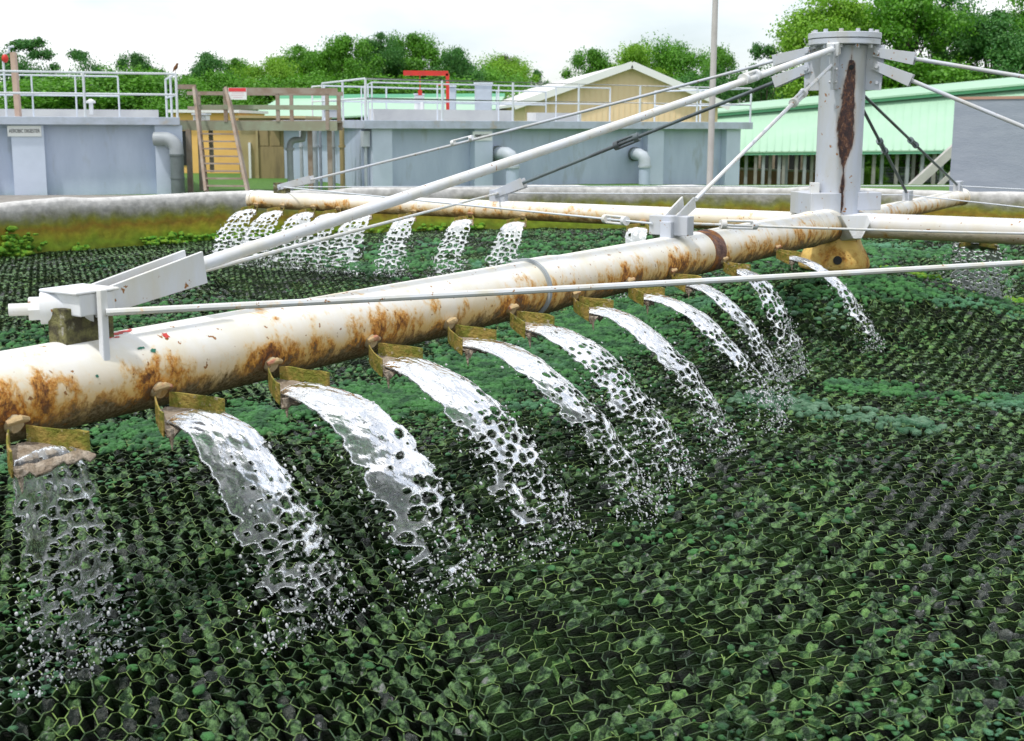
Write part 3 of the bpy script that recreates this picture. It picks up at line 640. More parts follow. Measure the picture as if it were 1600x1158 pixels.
def patches(name, lst, m):
    for i, (x, ang, a, b) in enumerate(lst):
        V, F = patch('A', r_at(x), ang, a, b, m, i*7+3); D(MB().add(V, F), name, m, ARM['A'], smooth='all')
patches('red_paint_chip', [(178, 10, .03, .012), (192, 6, .035, .012), (172, 20, .012, .005), (160, 18, .016, .006), (236, 35, .015, .016), (206, -2, .008, .008)], 'chipr')
patches('green_paint_chip', [(190, 48, .018, .005), (202, 55, .012, .008), (107, 74, .006, .006)], 'chipg')

# nozzles -------------------------------------------------------------
def nozzle(k_, r, sgn, rad, scale=1., drop=.055):
    """short neck, floor tray, and two mossy wings opening away from the pipe. sgn: side of the arm"""
    d = adir(k_); d = -d; n = Vector((-d.y, d.x, 0))*sgn; up = Vector((0, 0, 1)); s = scale
    o0 = ap(k_, r)+n*(rad*.86)-up*drop
    def P(a, b, z): return o0+n*(a*s)+d*(b*s)+up*(z*s)
    N0 = MB(); N0.tube([P(-.05, 0, .015), P(.018, 0, .002), P(.03, 0, -.004)], [.030*s, .030*s, .022*s], 14, wob=.15, seed=int(r*91)); no_ = D(N0, 'nozzle', 'pinkneck')
    t = MB(); rg = random.Random(int(r*173))
    for side in (-1, 1):
        h0, h1 = .058, .066
        cen = [(.03, side*.028), (.055, side*.05), (.10, side*.085), (.145, side*.115), (.175, side*.128)]
        Vv = []
        for i, (a, b) in enumerate(cen):
            z = -.035*i/4-.01; hh = (h0+(h1-h0)*i/4)*(1+.12*(rg.random()-.5))
            for (dz, off) in ((-.060, 0), (hh-.052, 0), (hh-.052, .009), (-.060, .009)):
                Vv.append(P(a+off*.3, b+side*off, z+dz+.004*(rg.random()-.5)))
        m4 = len(cen); Ff = []
        for i in range(m4-1):
            for q in range(4): Ff.append((i*4+q, i*4+(q+1) % 4, (i+1)*4+(q+1) % 4, (i+1)*4+q))
        Ff += [(0, 1, 2, 3), ((m4-1)*4+3, (m4-1)*4+2, (m4-1)*4+1, (m4-1)*4)]
        t = MB().add(Vv, Ff); D(t, 'deflector_wing', 'moss_plate', no_, smooth=False)
    # bridge cap over the throat
    c = MB(); c.tube([P(.03, -.036, .012), P(.045, 0, .022), P(.03, .036, .012)], [.009*s, .013*s, .009*s], 8, wob=.25, seed=int(r*31)); D(c, 'throat_cap', 'redneck', no_)
    # floor tray with slimy deposit, ragged lip
    na, nb = 8, 12; Vv = []
    for i in range(na+1):
        a = .03+(.185-.03)*i/na
        hw = .03+.105*min(1, max(0, (a-.03)/.145))
        for j in range(nb+1):
            b = -hw+2*hw*j/nb; z = -.052-.03*((a-.03)/.15)-(.03*rg.random() if i == na else .006*rg.random()); Vv.append(P(a+(rg.random()*.02 if i == na else 0), b, z))
    nv = len(Vv); Vv += [v-up*(.009*s) for v in Vv]; Ff = []
    for i in range(na):
        for j in range(nb):
            a = i*(nb+1)+j; q = (a, a+nb+1, a+nb+2, a+1); Ff.append(q); Ff.append(tuple(nv+x for x in q[::-1]))
    for j in range(nb): a = na*(nb+1)+j; Ff.append((a, nv+a, nv+a+1, a+1))
    f = MB().add(Vv, Ff); D(f, 'splash_tray', 'slime', no_, smooth='all')
    # hanging drip beard at the near corner
    bz = MB(); b0 = P(.19, -.12, -.08); bz.tube([b0, b0-up*.03*s+n*.004, b0-up*.07*s+n*.007], [.012*s, .008*s, .002*s], 7, wob=.3); D(bz, 'drip_beard', 'slime', no_)
    return P(.14, -.118, -.072), P(.14, .118, -.072), n
def r_noz(x, k_, sgn, rad):
    d = -adir(k_); n = Vector((-d.y, d.x, 0))*sgn; best = (1e9, 0)
    for q in range(30, 900): 
        e = abs(pxof(ap(k_, q*.01)+n*rad*1.15)-x)
        if e < best[0]: best = (e, q*.01)
    return best[1]
# water ---------------------------------------------------------------
def hsh(a, b, s):
    h = np.sin(a*127.1+b*311.7+s*74.7)*43758.5453; return h-np.floor(h)
def jet(Lp, Rp, n, speed, zend, seed, lab, grp, res=.0032, drops=110, contract=0., fan=(0., .25), skew=0., dsize=1., cellsize=.042, lipcurve=.3, open_at=.3, thick=1., wm='water'):
    rs_ = np.random.RandomState(seed); g = 9.8
    Lp = np.array(Lp); Rp = np.array(Rp); nn = np.array(n); Wd = np.linalg.norm(Rp-Lp); wv = (Rp-Lp)/Wd; z0 = (Lp[2]+Rp[2])/2
    T = math.sqrt(2*max(.1, z0-zend)/g)*1.0
    ns_ = max(24, int(Wd/res)); tl = np.linspace(0, 1, 400); P_ = np.stack([speed*tl*T, -.5*g*(tl*T)**2], 1); seg = np.r_[0, np.cumsum(np.linalg.norm(np.diff(P_, axis=0), axis=1))]; LL = seg[-1]
    nl = int(LL/res); l = np.linspace(0, LL, nl+1); tt = np.interp(l, seg, tl)*T
    s = np.linspace(0, 1, ns_+1); Sg_, Lg = np.meshgrid(s, l, indexing='ij'); Tg = np.interp(Lg, l, tt)
    fr = Lg/LL
    # domain coordinates
    U = Sg_*Wd; wob = .012*np.sin(Lg*31+seed)*fr+.010*np.sin(Lg*13+seed*2)
    # worley
    cs = cellsize*.86; best1 = np.full(U.shape, 9.); best2 = np.full(U.shape, 9.); bid = np.zeros(U.shape)
    ci = np.floor(U/cs); cj = np.floor(Lg/(cs*1.35))
    for di in (-1, 0, 1):
        for dj in (-1, 0, 1):
            a, b = ci+di, cj+dj; cx = (a+.15+.7*hsh(a, b, seed))*cs; cy = (b+.15+.7*hsh(b, a, seed+9))*cs*1.35
            d = np.hypot(U-cx, (Lg-cy)/1.35); idv = hsh(a*1.7, b*2.3, seed+4)
            m1 = d < best1; best2 = np.where(m1, best1, np.minimum(best2, d)); bid = np.where(m1, idv, bid); best1 = np.where(m1, d, best1)
    big = fbm(U*1., Lg*1., 16, seed+2)*.20
    grow = np.clip((fr+big-open_at+.22*(Sg_-.35))/.5, 0, 1)
    rad = cs*.74*grow*(.35+1.0*bid); rad = np.where((bid < .72) & (fr < open_at+.12), rad*.15, rad)
    gap = (best2-best1)/2
    lw = .0040*thick*(1-.35*fr)*(1+.55*np.sin(Lg*190+U*120+seed)*np.clip(fr*1.4, 0, 1)+.35*np.sin(Lg*83-U*70))
    web = gap < np.where(fr > .9, lw*.8, lw)
    brk = (fbm(U, Lg, 55, seed+31) < (.95-1.15*np.clip((fr-.62)/.38, 0, 1)))
    e0 = .010*np.sin(Lg*40+seed)*fr+.006*np.sin(Lg*97+seed)*fr+.004; edge = np.minimum(U-np.abs(e0)*(1+fr*2), Wd-np.abs(e0)*(1+fr*2)-U)
    hol = (best1 < rad)
    solid = ((~hol) | (web & brk)) & (edge > 0)
    solid &= ~((fr > .62) & (~web) & (big+hsh(np.floor(U/cs*.8), np.floor(Lg/cs*.8), 3)*.5 < (fr-.66)*1.5))
    solid &= ~((fr > .86) & ~brk)
    hd = np.where(hol, lw-gap, np.minimum(best1-rad, 9)); dd = np.minimum(np.where(rad > .002, np.abs(hd), .05), np.maximum(edge, 0))
    h = thick*(.0010+.0042*np.exp(-dd/.003)+.0012*np.abs(fbm(U, Lg, 60, seed+3)))
    stk = fbm(U*1.0, Lg*.45, 85, seed+44)+.5*fbm(U, Lg, 130, seed+46); stk2 = fbm(U, Lg, 20, seed+45)
    foam_glint = np.clip(1.3*np.exp(-dd/.0032), 0, 1)+np.clip((stk-.22)/.2, 0, 1)*np.clip(.62-fr*.8+stk2*.9, 0, .75)+.22*np.clip(fr*1.3-.45, 0, 1)+(.22 if wm != 'water' else 0)  # painted glints on rims and streaks, plus foam towards the bottom
    foam_glint = np.clip(foam_glint, 0, 1)
    # positions
    cen = (Sg_-.5)
    lat = cen*Wd*(1+contract*np.sin(fr*math.pi*.5)*1.0)+wob+(fan[0]+(fan[1]-fan[0])*Sg_)*Tg
    fwd = speed*Tg*(1+lipcurve*(.25-cen**2)-.0)+.02*fbm(U, Lg, 5, seed+8)*fr
    ripple = (.0028*fbm(U*1.0, Lg*.45, 62, seed+12)*(1-.6*fr)+.010*fbm(U, Lg, 17, seed+6)*(.25+fr))
    zz = z0-.5*g*Tg**2+.018*(1-fr)*(1-(2*cen)**2)
    mid = (Lp+Rp)/2
    ang = np.arctan2(g*Tg, speed); nf, nu = np.sin(ang), np.cos(ang)
    X = mid[0]+nn[0]*(fwd+nf*ripple)+wv[0]*lat; Y = mid[1]+nn[1]*(fwd+nf*ripple)+wv[1]*lat; Z = zz+nu*ripple+(wv[2]*lat)
    NX, NY, NZ = nn[0]*nf, nn[1]*nf, nu
    A = np.stack([X+NX*h/2, Y+NY*h/2, Z+NZ*h/2], -1); B = np.stack([X-NX*h/2, Y-NY*h/2, Z-NZ*h/2], -1)
    cell = solid[:-1, :-1] & solid[1:, :-1] & solid[:-1, 1:] & solid[1:, 1:]
    nv = A.shape[0]*A.shape[1]; idx = np.arange(nv).reshape(A.shape[:2])
    q = np.stack([idx[:-1, :-1], idx[1:, :-1], idx[1:, 1:], idx[:-1, 1:]], -1)[cell]
    Q = [q, q[:, ::-1]+nv]
    pad = np.pad(cell, 1)
    c = pad[1:-1, 1:-1]
    for (nb_, i0, i1) in ((pad[:-2, 1:-1], (0, 0), (0, 1)), (pad[2:, 1:-1], (1, 1), (1, 0)), (pad[1:-1, :-2], (1, 0), (0, 0)), (pad[1:-1, 2:], (0, 1), (1, 1))):
        w = c & ~nb_; I, J = np.nonzero(w); a = idx[I+i0[0], J+i0[1]]; b = idx[I+i1[0], J+i1[1]]; Q.append(np.stack([a, a+nv, b+nv, b], -1)[:, ::-1] if False else np.stack([a, b, b+nv, a+nv], -1)[:, ::-1])
    Q = np.concatenate(Q)
    if np.cross(wv, nn)[2] > 0: Q = Q[:, ::-1]
    V = np.concatenate([A.reshape(-1, 3), B.reshape(-1, 3)])
    par_ = np.arange(len(V))
    for _ in range(400):       # label connected sheets of water
        mn = par_[Q].min(1); new = par_.copy()
        for c4 in range(4): np.minimum.at(new, Q[:, c4], mn)
        new = new[new]; new = new[new]
        if (new == par_).all(): break
        par_ = new
    lq = par_[Q[:, 0]]; u_, cn = np.unique(lq, return_counts=True); main = lq == u_[np.argmax(cn)]
    fv = np.concatenate([foam_glint.ravel(), foam_glint.ravel()])
    def mk(nm, Qx, par):
        used = np.unique(Qx); rm = np.full(len(V), -1); rm[used] = np.arange(len(used)); ob = npmesh(nm, V[used], rm[Qx], M[wm], par, smooth=True)
        if len(ob.data.vertices) == len(used): ob.data.attributes.new('foam_glint', 'FLOAT', 'POINT').data.foreach_set('value', fv[used].astype(np.float32))
        return ob
    o = mk('water_jet', Q[main], None); tag(o, lab, 'water jet', grp)
    if (~main).any(): w_o = mk('broken_strands', Q[~main], o); w_o['kind'] = 'stuff'
    # droplets
    v, f = I2 if dsize >= 1 else ico(1)
    N = int(drops*2.3); tq = rs_.beta(3.0, 1.15, N); tq = np.clip(tq+rs_.randn(N)*.03, .12, 1.03); ss = rs_.rand(N)
    fr_ = tq; Tq = np.interp(tq*LL, l, tt)
    ce = (ss-.5)*1.25; latq = ce*Wd*(1+contract)+rs_.randn(N)*.018+(fan[0]+(fan[1]-fan[0])*ss)*Tq; fw = speed*Tq*(1+lipcurve*(.25-np.clip(ce, -.5, .5)**2))+rs_.randn(N)*.02*tq-(rs_.rand(N) < .35)*rs_.rand(N)*.12*tq
    Pq = np.stack([mid[0]+nn[0]*fw+wv[0]*latq, mid[1]+nn[1]*fw+wv[1]*latq, z0-.5*g*Tq**2+rs_.randn(N)*.015], 1)
    rr = (.0015+.0040*rs_.rand(N)**2.6)*dsize
    vd = np.stack([nn[0]*speed+0*Tq, nn[1]*speed+0*Tq, -g*Tq], 1); vd /= np.linalg.norm(vd, axis=1, keepdims=True)
    st = 1+rs_.rand(N)*1.0
    X = v[None]*rr[:, None, None]; X = X+vd[:, None, :]*(np.einsum('nvk,nk->nv', X, vd)*(st-1)[:, None])[..., None]; X = X+Pq[:, None]
    ns2 = int(drops*.5); le = speed*T; ls = rs_.rand(ns2); hp_ = np.abs(rs_.randn(ns2))*.022
    Sp = np.stack([mid[0]+nn[0]*le*(.86+.2*rs_.rand(ns2))+wv[0]*((ls-.5)*Wd*1.2+(fan[0]+(fan[1]-fan[0])*ls)*T)+rs_.randn(ns2)*.03, mid[1]+nn[1]*le*(.86+.2*rs_.rand(ns2))+wv[1]*((ls-.5)*Wd*1.2+(fan[0]+(fan[1]-fan[0])*ls)*T)+rs_.randn(ns2)*.03, zend+.005+hp_], 1)
    X = np.concatenate([X, v[None]*(.0012+.0026*rs_.rand(ns2))[:, None, None]*dsize+Sp[:, None]]); Pq = np.concatenate([Pq, Sp])
    ok = Pq[:, 2] > zend-.03; X = X[ok]; N = len(X)
    d_ = npmesh('droplets', X.reshape(-1, 3), ((np.arange(N)*len(v))[:, None, None]+f[None]).reshape(-1, 3), M['drops'], o, smooth=True); d_['kind'] = 'stuff'
    return o
gA = 'water jets under the near arm'
NA = [(30, 'leftmost water jet, broken into strings of drops below a slimy brown tray'), (255, 'water jet from the nozzle just right of the pipe bracket, left of the widest sheet'), (432, 'widest water sheet with round holes, third jet from the left'),
      (586, 'water jet fourth from the left, long net of strands below a lacy sheet'), (709, 'water jet below the pipe, just left of the ring joint nozzle'), (806, 'water jet from the nozzle at the pipe ring joint, with oval holes'),
      (903, 'water jet just right of the ring joint'), (988, 'narrow water jet crossing below the thin cable, left of the dark weld'), (1056, 'narrow water jet right below the dark weld on the near pipe'),
      (1136, 'ragged thin jet of drops, second nearest to the centre column'), (1218, 'water jet next to the rusty hub')]
par = [dict(speed=.30, open_at=.0, drops=170, contract=-.1, fan=(-.25, .3), cellsize=.042), dict(speed=1.30, open_at=.34, drops=170, fan=(-.1, .55), cellsize=.036), dict(speed=1.75, open_at=.42, drops=190, cellsize=.050, fan=(-.15, .7)), dict(speed=1.95, open_at=.28, drops=200, cellsize=.038, fan=(-.2, .65)),
       dict(speed=2.3, open_at=.28, drops=150, fan=(-.05, .28), cellsize=.042), dict(speed=2.1, open_at=.1, drops=190, cellsize=.036, fan=(-.35, .35)), dict(speed=2.05, open_at=.26, drops=150, fan=(-.05, .25), cellsize=.042), dict(speed=2.1, open_at=.2, drops=120, fan=(-.05, .18), cellsize=.042),
       dict(speed=1.7, open_at=.18, drops=110, fan=(-.05, .15), cellsize=.04), dict(speed=1.1, open_at=.0, drops=170, fan=(-.25, .6)), dict(speed=1.8, open_at=.25, drops=110, fan=(.0, .3))]
for i, ((x, lab), pr) in enumerate(zip(NA, par)):
    r = r_noz(x, 'A', -1, .14); a, b, n = nozzle('A', r, -1, .14, scale=1. if i < 8 else .9); mid = (a+b)/2
    jet(a+(b-a)*.06, b-(b-a)*.06, n, zend=float(hill(mid.x+n.x*.5, mid.y+n.y*.5))-.0, seed=11+i*5, lab=lab, grp=gA, **pr)
gB = 'water jets under the far left arm'
NB = [(398, 'leftmost far water jet, falling against the tank wall'), (440, 'far water jet second from the pipe end by the wall'), (488, 'far water jet third from the pipe end by the wall'), (528, 'far water jet fourth from the pipe end, left of the thick rod'),
      (577, 'far water jet crossed by the thick white rod'), (645, 'far water jet between the thick rod and the thin rod'), (733, 'far water jet just left of the grey bracket on the far pipe'), (815, 'far water jet just right of the grey bracket on the far pipe')]
for i, (x, lab) in enumerate(NB):
    r = r_noz(x, 'B', -1, .09); a, b, n = nozzle('B', r, -1, .09, scale=.8, drop=.05); a, b = (a, b)
    jet(a, b, n, .7, .28, 101+i*3, lab, gB, res=.0055, drops=90, dsize=1.4, fan=((-1.1, .0) if i < 5 else (-.6, .05)), open_at=.05, cellsize=.04, thick=1.7, wm='whitewater')
r = r_noz(1004, 'B', -1, .09); a, b, n = nozzle('B', r, -1, .09, scale=.8, drop=.05)
jet(a, b, n, .6, .2, 140, 'small far water jet behind the cable shackle near the column', gB, res=.006, drops=80, dsize=1.5, thick=1.9, wm='whitewater',  open_at=.12, cellsize=.06)
r = r_at(1520, 'C'); a, b, n = nozzle('C', r, -1, .103, scale=1.1, drop=.06)
jet(a-(b-a)*.15, b+(b-a)*.2, n, 1.5, .2, 160, 'ragged water jet under the right hand arm', 'water jets under the right arm', thick=2.4, wm='whitewater', res=.006, drops=320, dsize=1.5, open_at=.0, cellsize=.05, contract=.15)

# rods, cables --------------------------------------------------------
def lerp(p, q, t): return p+(q-p)*t
def sagged(p, q, sag, n=16): return [lerp(p, q, i/n)-Vector((0, 0, sag*4*(i/n)*(1-i/n))) for i in range(n+1)]
def turnbuckle(p, q, t, ln, w, parent, m='whitegal'):
    L_ = (q-p).length; d = (q-p).normalized(); a = lerp(p, q, t)-d*ln/2; b = a+d*ln; up = Vector((0, 0, 1)); sd_ = d.cross(up).normalized(); u2 = sd_.cross(d)
    mb = MB()
    for s in (-1, 1): mb.tube([a+u2*w*s, b+u2*w*s], w*.38, 8)
    mb.tube([a-d*w*.6, a+d*w*.9], w*1.35, 12); mb.tube([b-d*w*.9, b+d*w*.6], w*1.35, 12)
    return D(mb, 'turnbuckle', m, parent)
def rod(p, q, rad, m, sag=0, tb=None, n=12, tbm='whitegal', name='stay_rod', tw=None):
    mb = MB(); mb.tube(sagged(p, q, sag), rad, n); o = D(mb, name, m)
    if tb: turnbuckle(p, q, tb, max(.22, rad*9), tw or max(.02, rad*1.5), o, tbm)
    return o
def clevis(p, q, ln, w, gap, parent, m='greypaint', tip=.0):
    """pair of tapering plates from p towards q"""
    d = (q-p).normalized(); up = Vector((0, 0, 1)); s = d.cross(up).normalized(); u = s.cross(d); mb = MB()
    for k_ in (-1, 1):
        c = p+s*(gap/2*k_)
        mb.extr([c-u*w*.36-d*w*.3, c+d*ln-u*w*.5, c+d*ln+u*w*.5, c+u*w*.36-d*w*.3], s*(.012*k_))
    mb.tube([p-s*(gap/2+.03), p+s*(gap/2+.03)], w*.2, 6)
    return D(mb, 'clevis', m, parent, smooth=False, bevel=.002)
def top_anchor(k_, z, r=.30): return ap(k_, r, z)
# near arm: anchor block with lugs
def anchor(k_, r, size, m='grime', zt=1.2, rad=.14):
    d = adir(k_); n = Vector((-d.y, d.x, 0)); s = size; mb = MB()
    base = ap(k_, r, ZA+rad*.8)
    mb.box(base+Vector((0, 0, .055*s)), d, n, (0, 0, 1), .19*s, .085*s, .16*s); o = D(mb, 'anchor_bracket', m, ARM[k_], smooth=False, bevel=.004)
    return o
eA = ap('A', 7.80, 1.205); eB = ap('B', 5.95, 1.10); eC = ap('C', 6.0, 1.30); eD = ap('D', 4.62, 1.09)
mA = ap('A', 3.30, 1.17); mB_ = ap('B', 3.28, 1.115); mC = ap('C', 3.26, 1.0); mD = ap('D', 2.35, 1.09)
# near arm bracket in detail
dA = adir('A'); nA = Vector((-dA.y, dA.x, 0))
p0 = Vector(eA)
anchor('A', 7.80, 1.0)
mb = MB(); mb.box(p0+Vector((0, 0, .005))-dA*.0, dA, nA, (0, 0, 1), .14, .17, .07); mb.box(p0+Vector((0, 0, .045)), dA, nA, (0, 0, 1), .175, .18, .010)
brA = D(mb, 'anchor_block', 'whitegal', smooth=False, bevel=.005)
side = -nA if nA.x < 0 else nA          # towards the right-hand side of the photo
side = nA if nA.dot(Vector((1, -.6, 0))) > 0 else -nA
mb = MB(); q0 = p0+side*.105; mb.box(q0+Vector((0, 0, -.075)), dA, nA, (0, 0, 1), .028, .022, .255); D(mb, 'strap', 'whitegal', brA, smooth=False, bevel=.004)
mb = MB(); ax = (p0+dA*.06); lft = Vector((-.96, -.28, 0)).normalized()
mb.tube([p0-lft*.04+Vector((0, 0, -.012)), p0+lft*.12+Vector((0, 0, -.012)), ], .052, 20); mb.tube([p0+lft*.12+Vector((0, 0, -.012)), p0+lft*.155+Vector((0, 0, -.012))], .040, 6); mb.tube([p0+lft*.15+Vector((0, 0, -.014)), p0+lft*.215+Vector((0, 0, -.014))], .020, 14)
D(mb, 'hub_nut', 'whitegal', brA, smooth=True)
tA = top_anchor('A', 2.385, .27); ptA = p0-dA*.05+Vector((0, 0, .0))
r1 = rod(lerp(ptA, tA, .055), tA, .0245, 'whitegal', .015, .745, 18, tw=.030)
clevis(ptA, tA, .46, .115, .075, r1, 'whitegal')
mb = MB(); mb.box(tA, (tA-ptA).normalized(), nA, (tA-ptA).normalized().cross(nA), .07, .10, .10); D(mb, 'rod_eye', 'whitegal', r1, smooth=False, bevel=.008)
# near arm, inner anchor
anchor('A', 3.30, .9, 'greypaint', rad=.14)
mb = MB(); mb.box(mA+Vector((0, 0, -.01)), dA, nA, (0, 0, 1), .10, .26, .12); brM = D(mb, 'anchor_block', 'greypaint', smooth=False, bevel=.005)
tA2 = top_anchor('A', 2.27, .26); r2 = rod(lerp(mA, tA2, .12), tA2, .014, 'whitegal', .0, .70, 12, tw=.026); clevis(mA+Vector((0, 0, .03)), tA2, .27, .075, .07, r2, 'whitegal')
mb = MB(); mb.box(tA2+Vector((0, 0, .02)), dA, nA, (0, 0, 1), .07, .05, .12); D(mb, 'rod_eye', 'greypaint', r2, smooth=False, bevel=.006)
# far left arm
for k_, rr, sz in (('B', 5.95, .9), ('B', 3.28, .9), ('D', 4.62, .9), ('D', 2.35, .8)): anchor(k_, rr, sz, 'grime' if rr == 5.95 else 'greypaint', rad=.09)
tB = top_anchor('B', 2.38, .30); tB2 = top_anchor('B', 2.24, .30)
r3 = rod(eB, tB, .013, 'greypaint', .02, .40, 10, tw=.022); clevis(eB, tB, .42, .08, .06, r3); clevis(tB, eB, .30, .09, .05, r3)
r4 = rod(mB_, tB2, .016, 'darkrod', .0, .45, 10, 'darkrod', tw=.03); clevis(mB_, tB2, .30, .10, .07, r4); clevis(tB2, mB_, .30, .10, .05, r4)
tC = top_anchor('C', 2.36, .28); tC2 = top_anchor('C', 2.25, .28)
r5 = rod(eC, tC, .0165, 'greypaint', 0, .3, 12); clevis(tC, eC, .30, .10, .05, r5); r6 = rod(mC, tC2, .0165, 'greypaint', 0, .3, 12); clevis(tC2, mC, .30, .10, .05, r6)
tD = top_anchor('D', 2.12, .27); tD2 = top_anchor('D', 2.12, .2)
r7 = rod(eD, tD, .014, 'darkrod', 0, .5, 10, 'darkrod', tw=.024); r8 = rod(mD, tD2, .014, 'darkrod', 0, .48, 10, 'darkrod', tw=.024)
# horizontal cables between arms
cb = [(p0+side*.12+Vector((0, 0, -.02)), eC, .012, .03, None), (mA+Vector((.12, 0, .0)), mC, .008, .02, .07), (mA-Vector((.12, 0, 0)), eB, .007, .0, .06), (p0, mB_+Vector((0, 0, .0)), .010, .0, None),
      (eB, eD, .006, 0, None), (mB_, mD, .006, 0, None), (eD, eC+Vector((0, 0, -.15)), .006, 0, None), (mD, mC, .006, 0, None)]
for i, (p, q, rad_, sg, tb) in enumerate(cb):
    rod(p, q, rad_, 'cable' if i in (0, 1, 3) else 'rail', sg, tb, 8, name='brace_cable', tw=.022)

# ------------------------------------------------------------------ loose bits on the packing
a_ = onz(85, 441, .06); b_ = onz(132, 437, .06)
mb = MB(); mb.extr([onz(50, 447, .10), onz(130, 445, .10), onz(132, 432, .10), onz(58, 435, .10)], (0, 0, .012)); mb.beam(onz(40, 446, .12), onz(55, 432, .13), .02, .02)
tag(mb.build('loose_board', M['greensheet']), 'dark green board lying flat on the packing near the left wall', 'board')
mb = MB(); mb.beam(onz(110, 421, .06), onz(165, 411, .06), .03, .05); tag(mb.build('loose_stick', M['wood']), 'thin grey stick lying on the packing above the green board', 'stick')
p = onz(1032, 606, .03); rg = random.Random(2); mb = MB()
mb.add([p+Vector((-.03, 0, .0)), p+Vector((-.01, .025, .02)), p+Vector((.03, .012, .012)), p+Vector((.035, -.015, .02)), p+Vector((0, -.022, .0)), p+Vector((0, 0, .028))], [(0, 5, 1), (1, 5, 2), (2, 5, 3), (3, 5, 4), (4, 5, 0), (0, 1, 2, 3, 4)])
tag(mb.build('dead_leaf', M['feather']), 'small pale dead leaf lying on the packing below the jets', 'leaf')

# ------------------------------------------------------------------ background: text signs
def text_mesh(s, size, m, parent, mat4, sx=1.):
    cu = bpy.data.curves.new('t', 'FONT'); cu.body = s; cu.size = size; cu.align_x = 'CENTER'; cu.align_y = 'CENTER'; cu.extrude = .004
    o = bpy.data.objects.new('t', cu); C.objects.link(o); bpy.context.view_layer.update()
    me = bpy.data.meshes.new_from_object(o.evaluated_get(bpy.context.evaluated_depsgraph_get())); bpy.data.objects.remove(o)
    me.transform(mat4 @ Matrix.Diagonal((sx, 1, 1, 1))); return link('lettering', me, m, parent)
def facing(p, right):      # matrix: local x -> right, local y -> up, local z -> towards viewer
    r = Vector(right).normalized(); u = Vector((0, 0, 1)); z = r.cross(u)
    return Matrix(((r.x, u.x, z.x, p[0]), (r.y, u.y, z.y, p[1]), (r.z, u.z, z.z, p[2]), (0, 0, 0, 1)))

def railing(path, z0, h, step, parent, rails=(.52, 1.0), r=.028, name='railing', z_end=None):
    path = [Vector((p[0], p[1], 0)) for p in path]; mb = MB()
    for f in rails: mb.tube([Vector((p.x, p.y, z0+h*f)) for p in path], r, 8)
    o = mb.build(name, M['rail'], parent, smooth=True)
    for a, b in zip(path, path[1:]):
        n = max(1, round((b-a).length/step))
        for i in range(n+1):
            if i == 0 and a is not path[0]: continue
            q = lerp(a, b, i/n); m2 = MB(); m2.tube([Vector((q.x, q.y, z0-.1)), Vector((q.x, q.y, z0+h))], r*1.15, 8); m2.build('post', M['rail'], o, smooth=True)
    return o

# left tank (aerobic digester)
LT = thing('digester_tank', (XY(100, 31.5), 33, 0), 'blue grey concrete digester tank at the left with railed roof slab and square pilasters', 'tank')
A0 = Vector((XY(-160, 30.6), 30.6, 0)); A1 = Vector((XY(263, 32.6), 32.6, 0)); dl = (A1-A0).normalized(); nl_ = Vector((dl.y, -dl.x, 0))   # nl_ towards camera
def quadp(a, b, dep, nvec): return [(a.x, a.y), (b.x, b.y), (b.x-nvec.x*dep, b.y-nvec.y*dep), (a.x-nvec.x*dep, a.y-nvec.y*dep)]
mb = MB(); mb.prism(quadp(A0, A1, 9, nl_), -.2, 1.70); mb.build('wall', M['tankpaint'], LT)
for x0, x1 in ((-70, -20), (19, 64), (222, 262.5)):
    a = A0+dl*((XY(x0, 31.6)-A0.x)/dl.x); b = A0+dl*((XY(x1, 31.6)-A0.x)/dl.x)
    mb = MB(); mb.prism(quadp(a+nl_*.22, b+nl_*.22, .215, nl_), -.2, 1.698); mb.build('pilaster', M['tankpaint_pale'], LT)
SA, SB = A0+nl_*.35-dl*.2, A1+nl_*.35+dl*.22
mb = MB(); mb.prism(quadp(SA, SB, 9.6, nl_), 1.703, 1.90); mb.build('roof_slab', M['slabpaint'], LT, bevel=.01)
mb = MB(); mb.prism(quadp(SA-nl_*2.2+dl*.5, SB-nl_*2.2-dl*.4, .25, nl_), 1.901, 2.10); mb.prism(quadp(SA-nl_*4+dl*.5, SB-nl_*4-dl*.4, 3, nl_), 1.901, 1.97); mb.build('kerb', M['decktop'], LT)
railing([SA-nl_*.06, SB-nl_*.06-dl*.05, SB-nl_*4.5-dl*.05], 1.90, 1.08, 2.1, LT)
i0 = SA-nl_*1.7; i1 = A0+dl*((XY(210, 33.5)-A0.x)/dl.x)-nl_*1.35
railing([i0, i1], 1.90, 1.05, 1.05, LT, r=.02)
c_ = A0+dl*((XY(41, 31.6)-A0.x)/dl.x)+nl_*.235
sgn_ = thing('digester_sign', (c_.x, c_.y, 1.55), 'white sign reading AEROBIC DIGESTER on a grey pilaster', 'sign')
pz = ony(36, 211, c_.y); mb = MB(); mb.box((pz.x, c_.y-.02, pz.z), dl, nl_, (0, 0, 1), .78, .03, .26); mb.build('board', M['signw'], sgn_)
text_mesh('AEROBIC DIGESTER', .13, M['signt'], sgn_, facing(Vector((pz.x, c_.y-.02, pz.z))+nl_*.02, dl), .62)
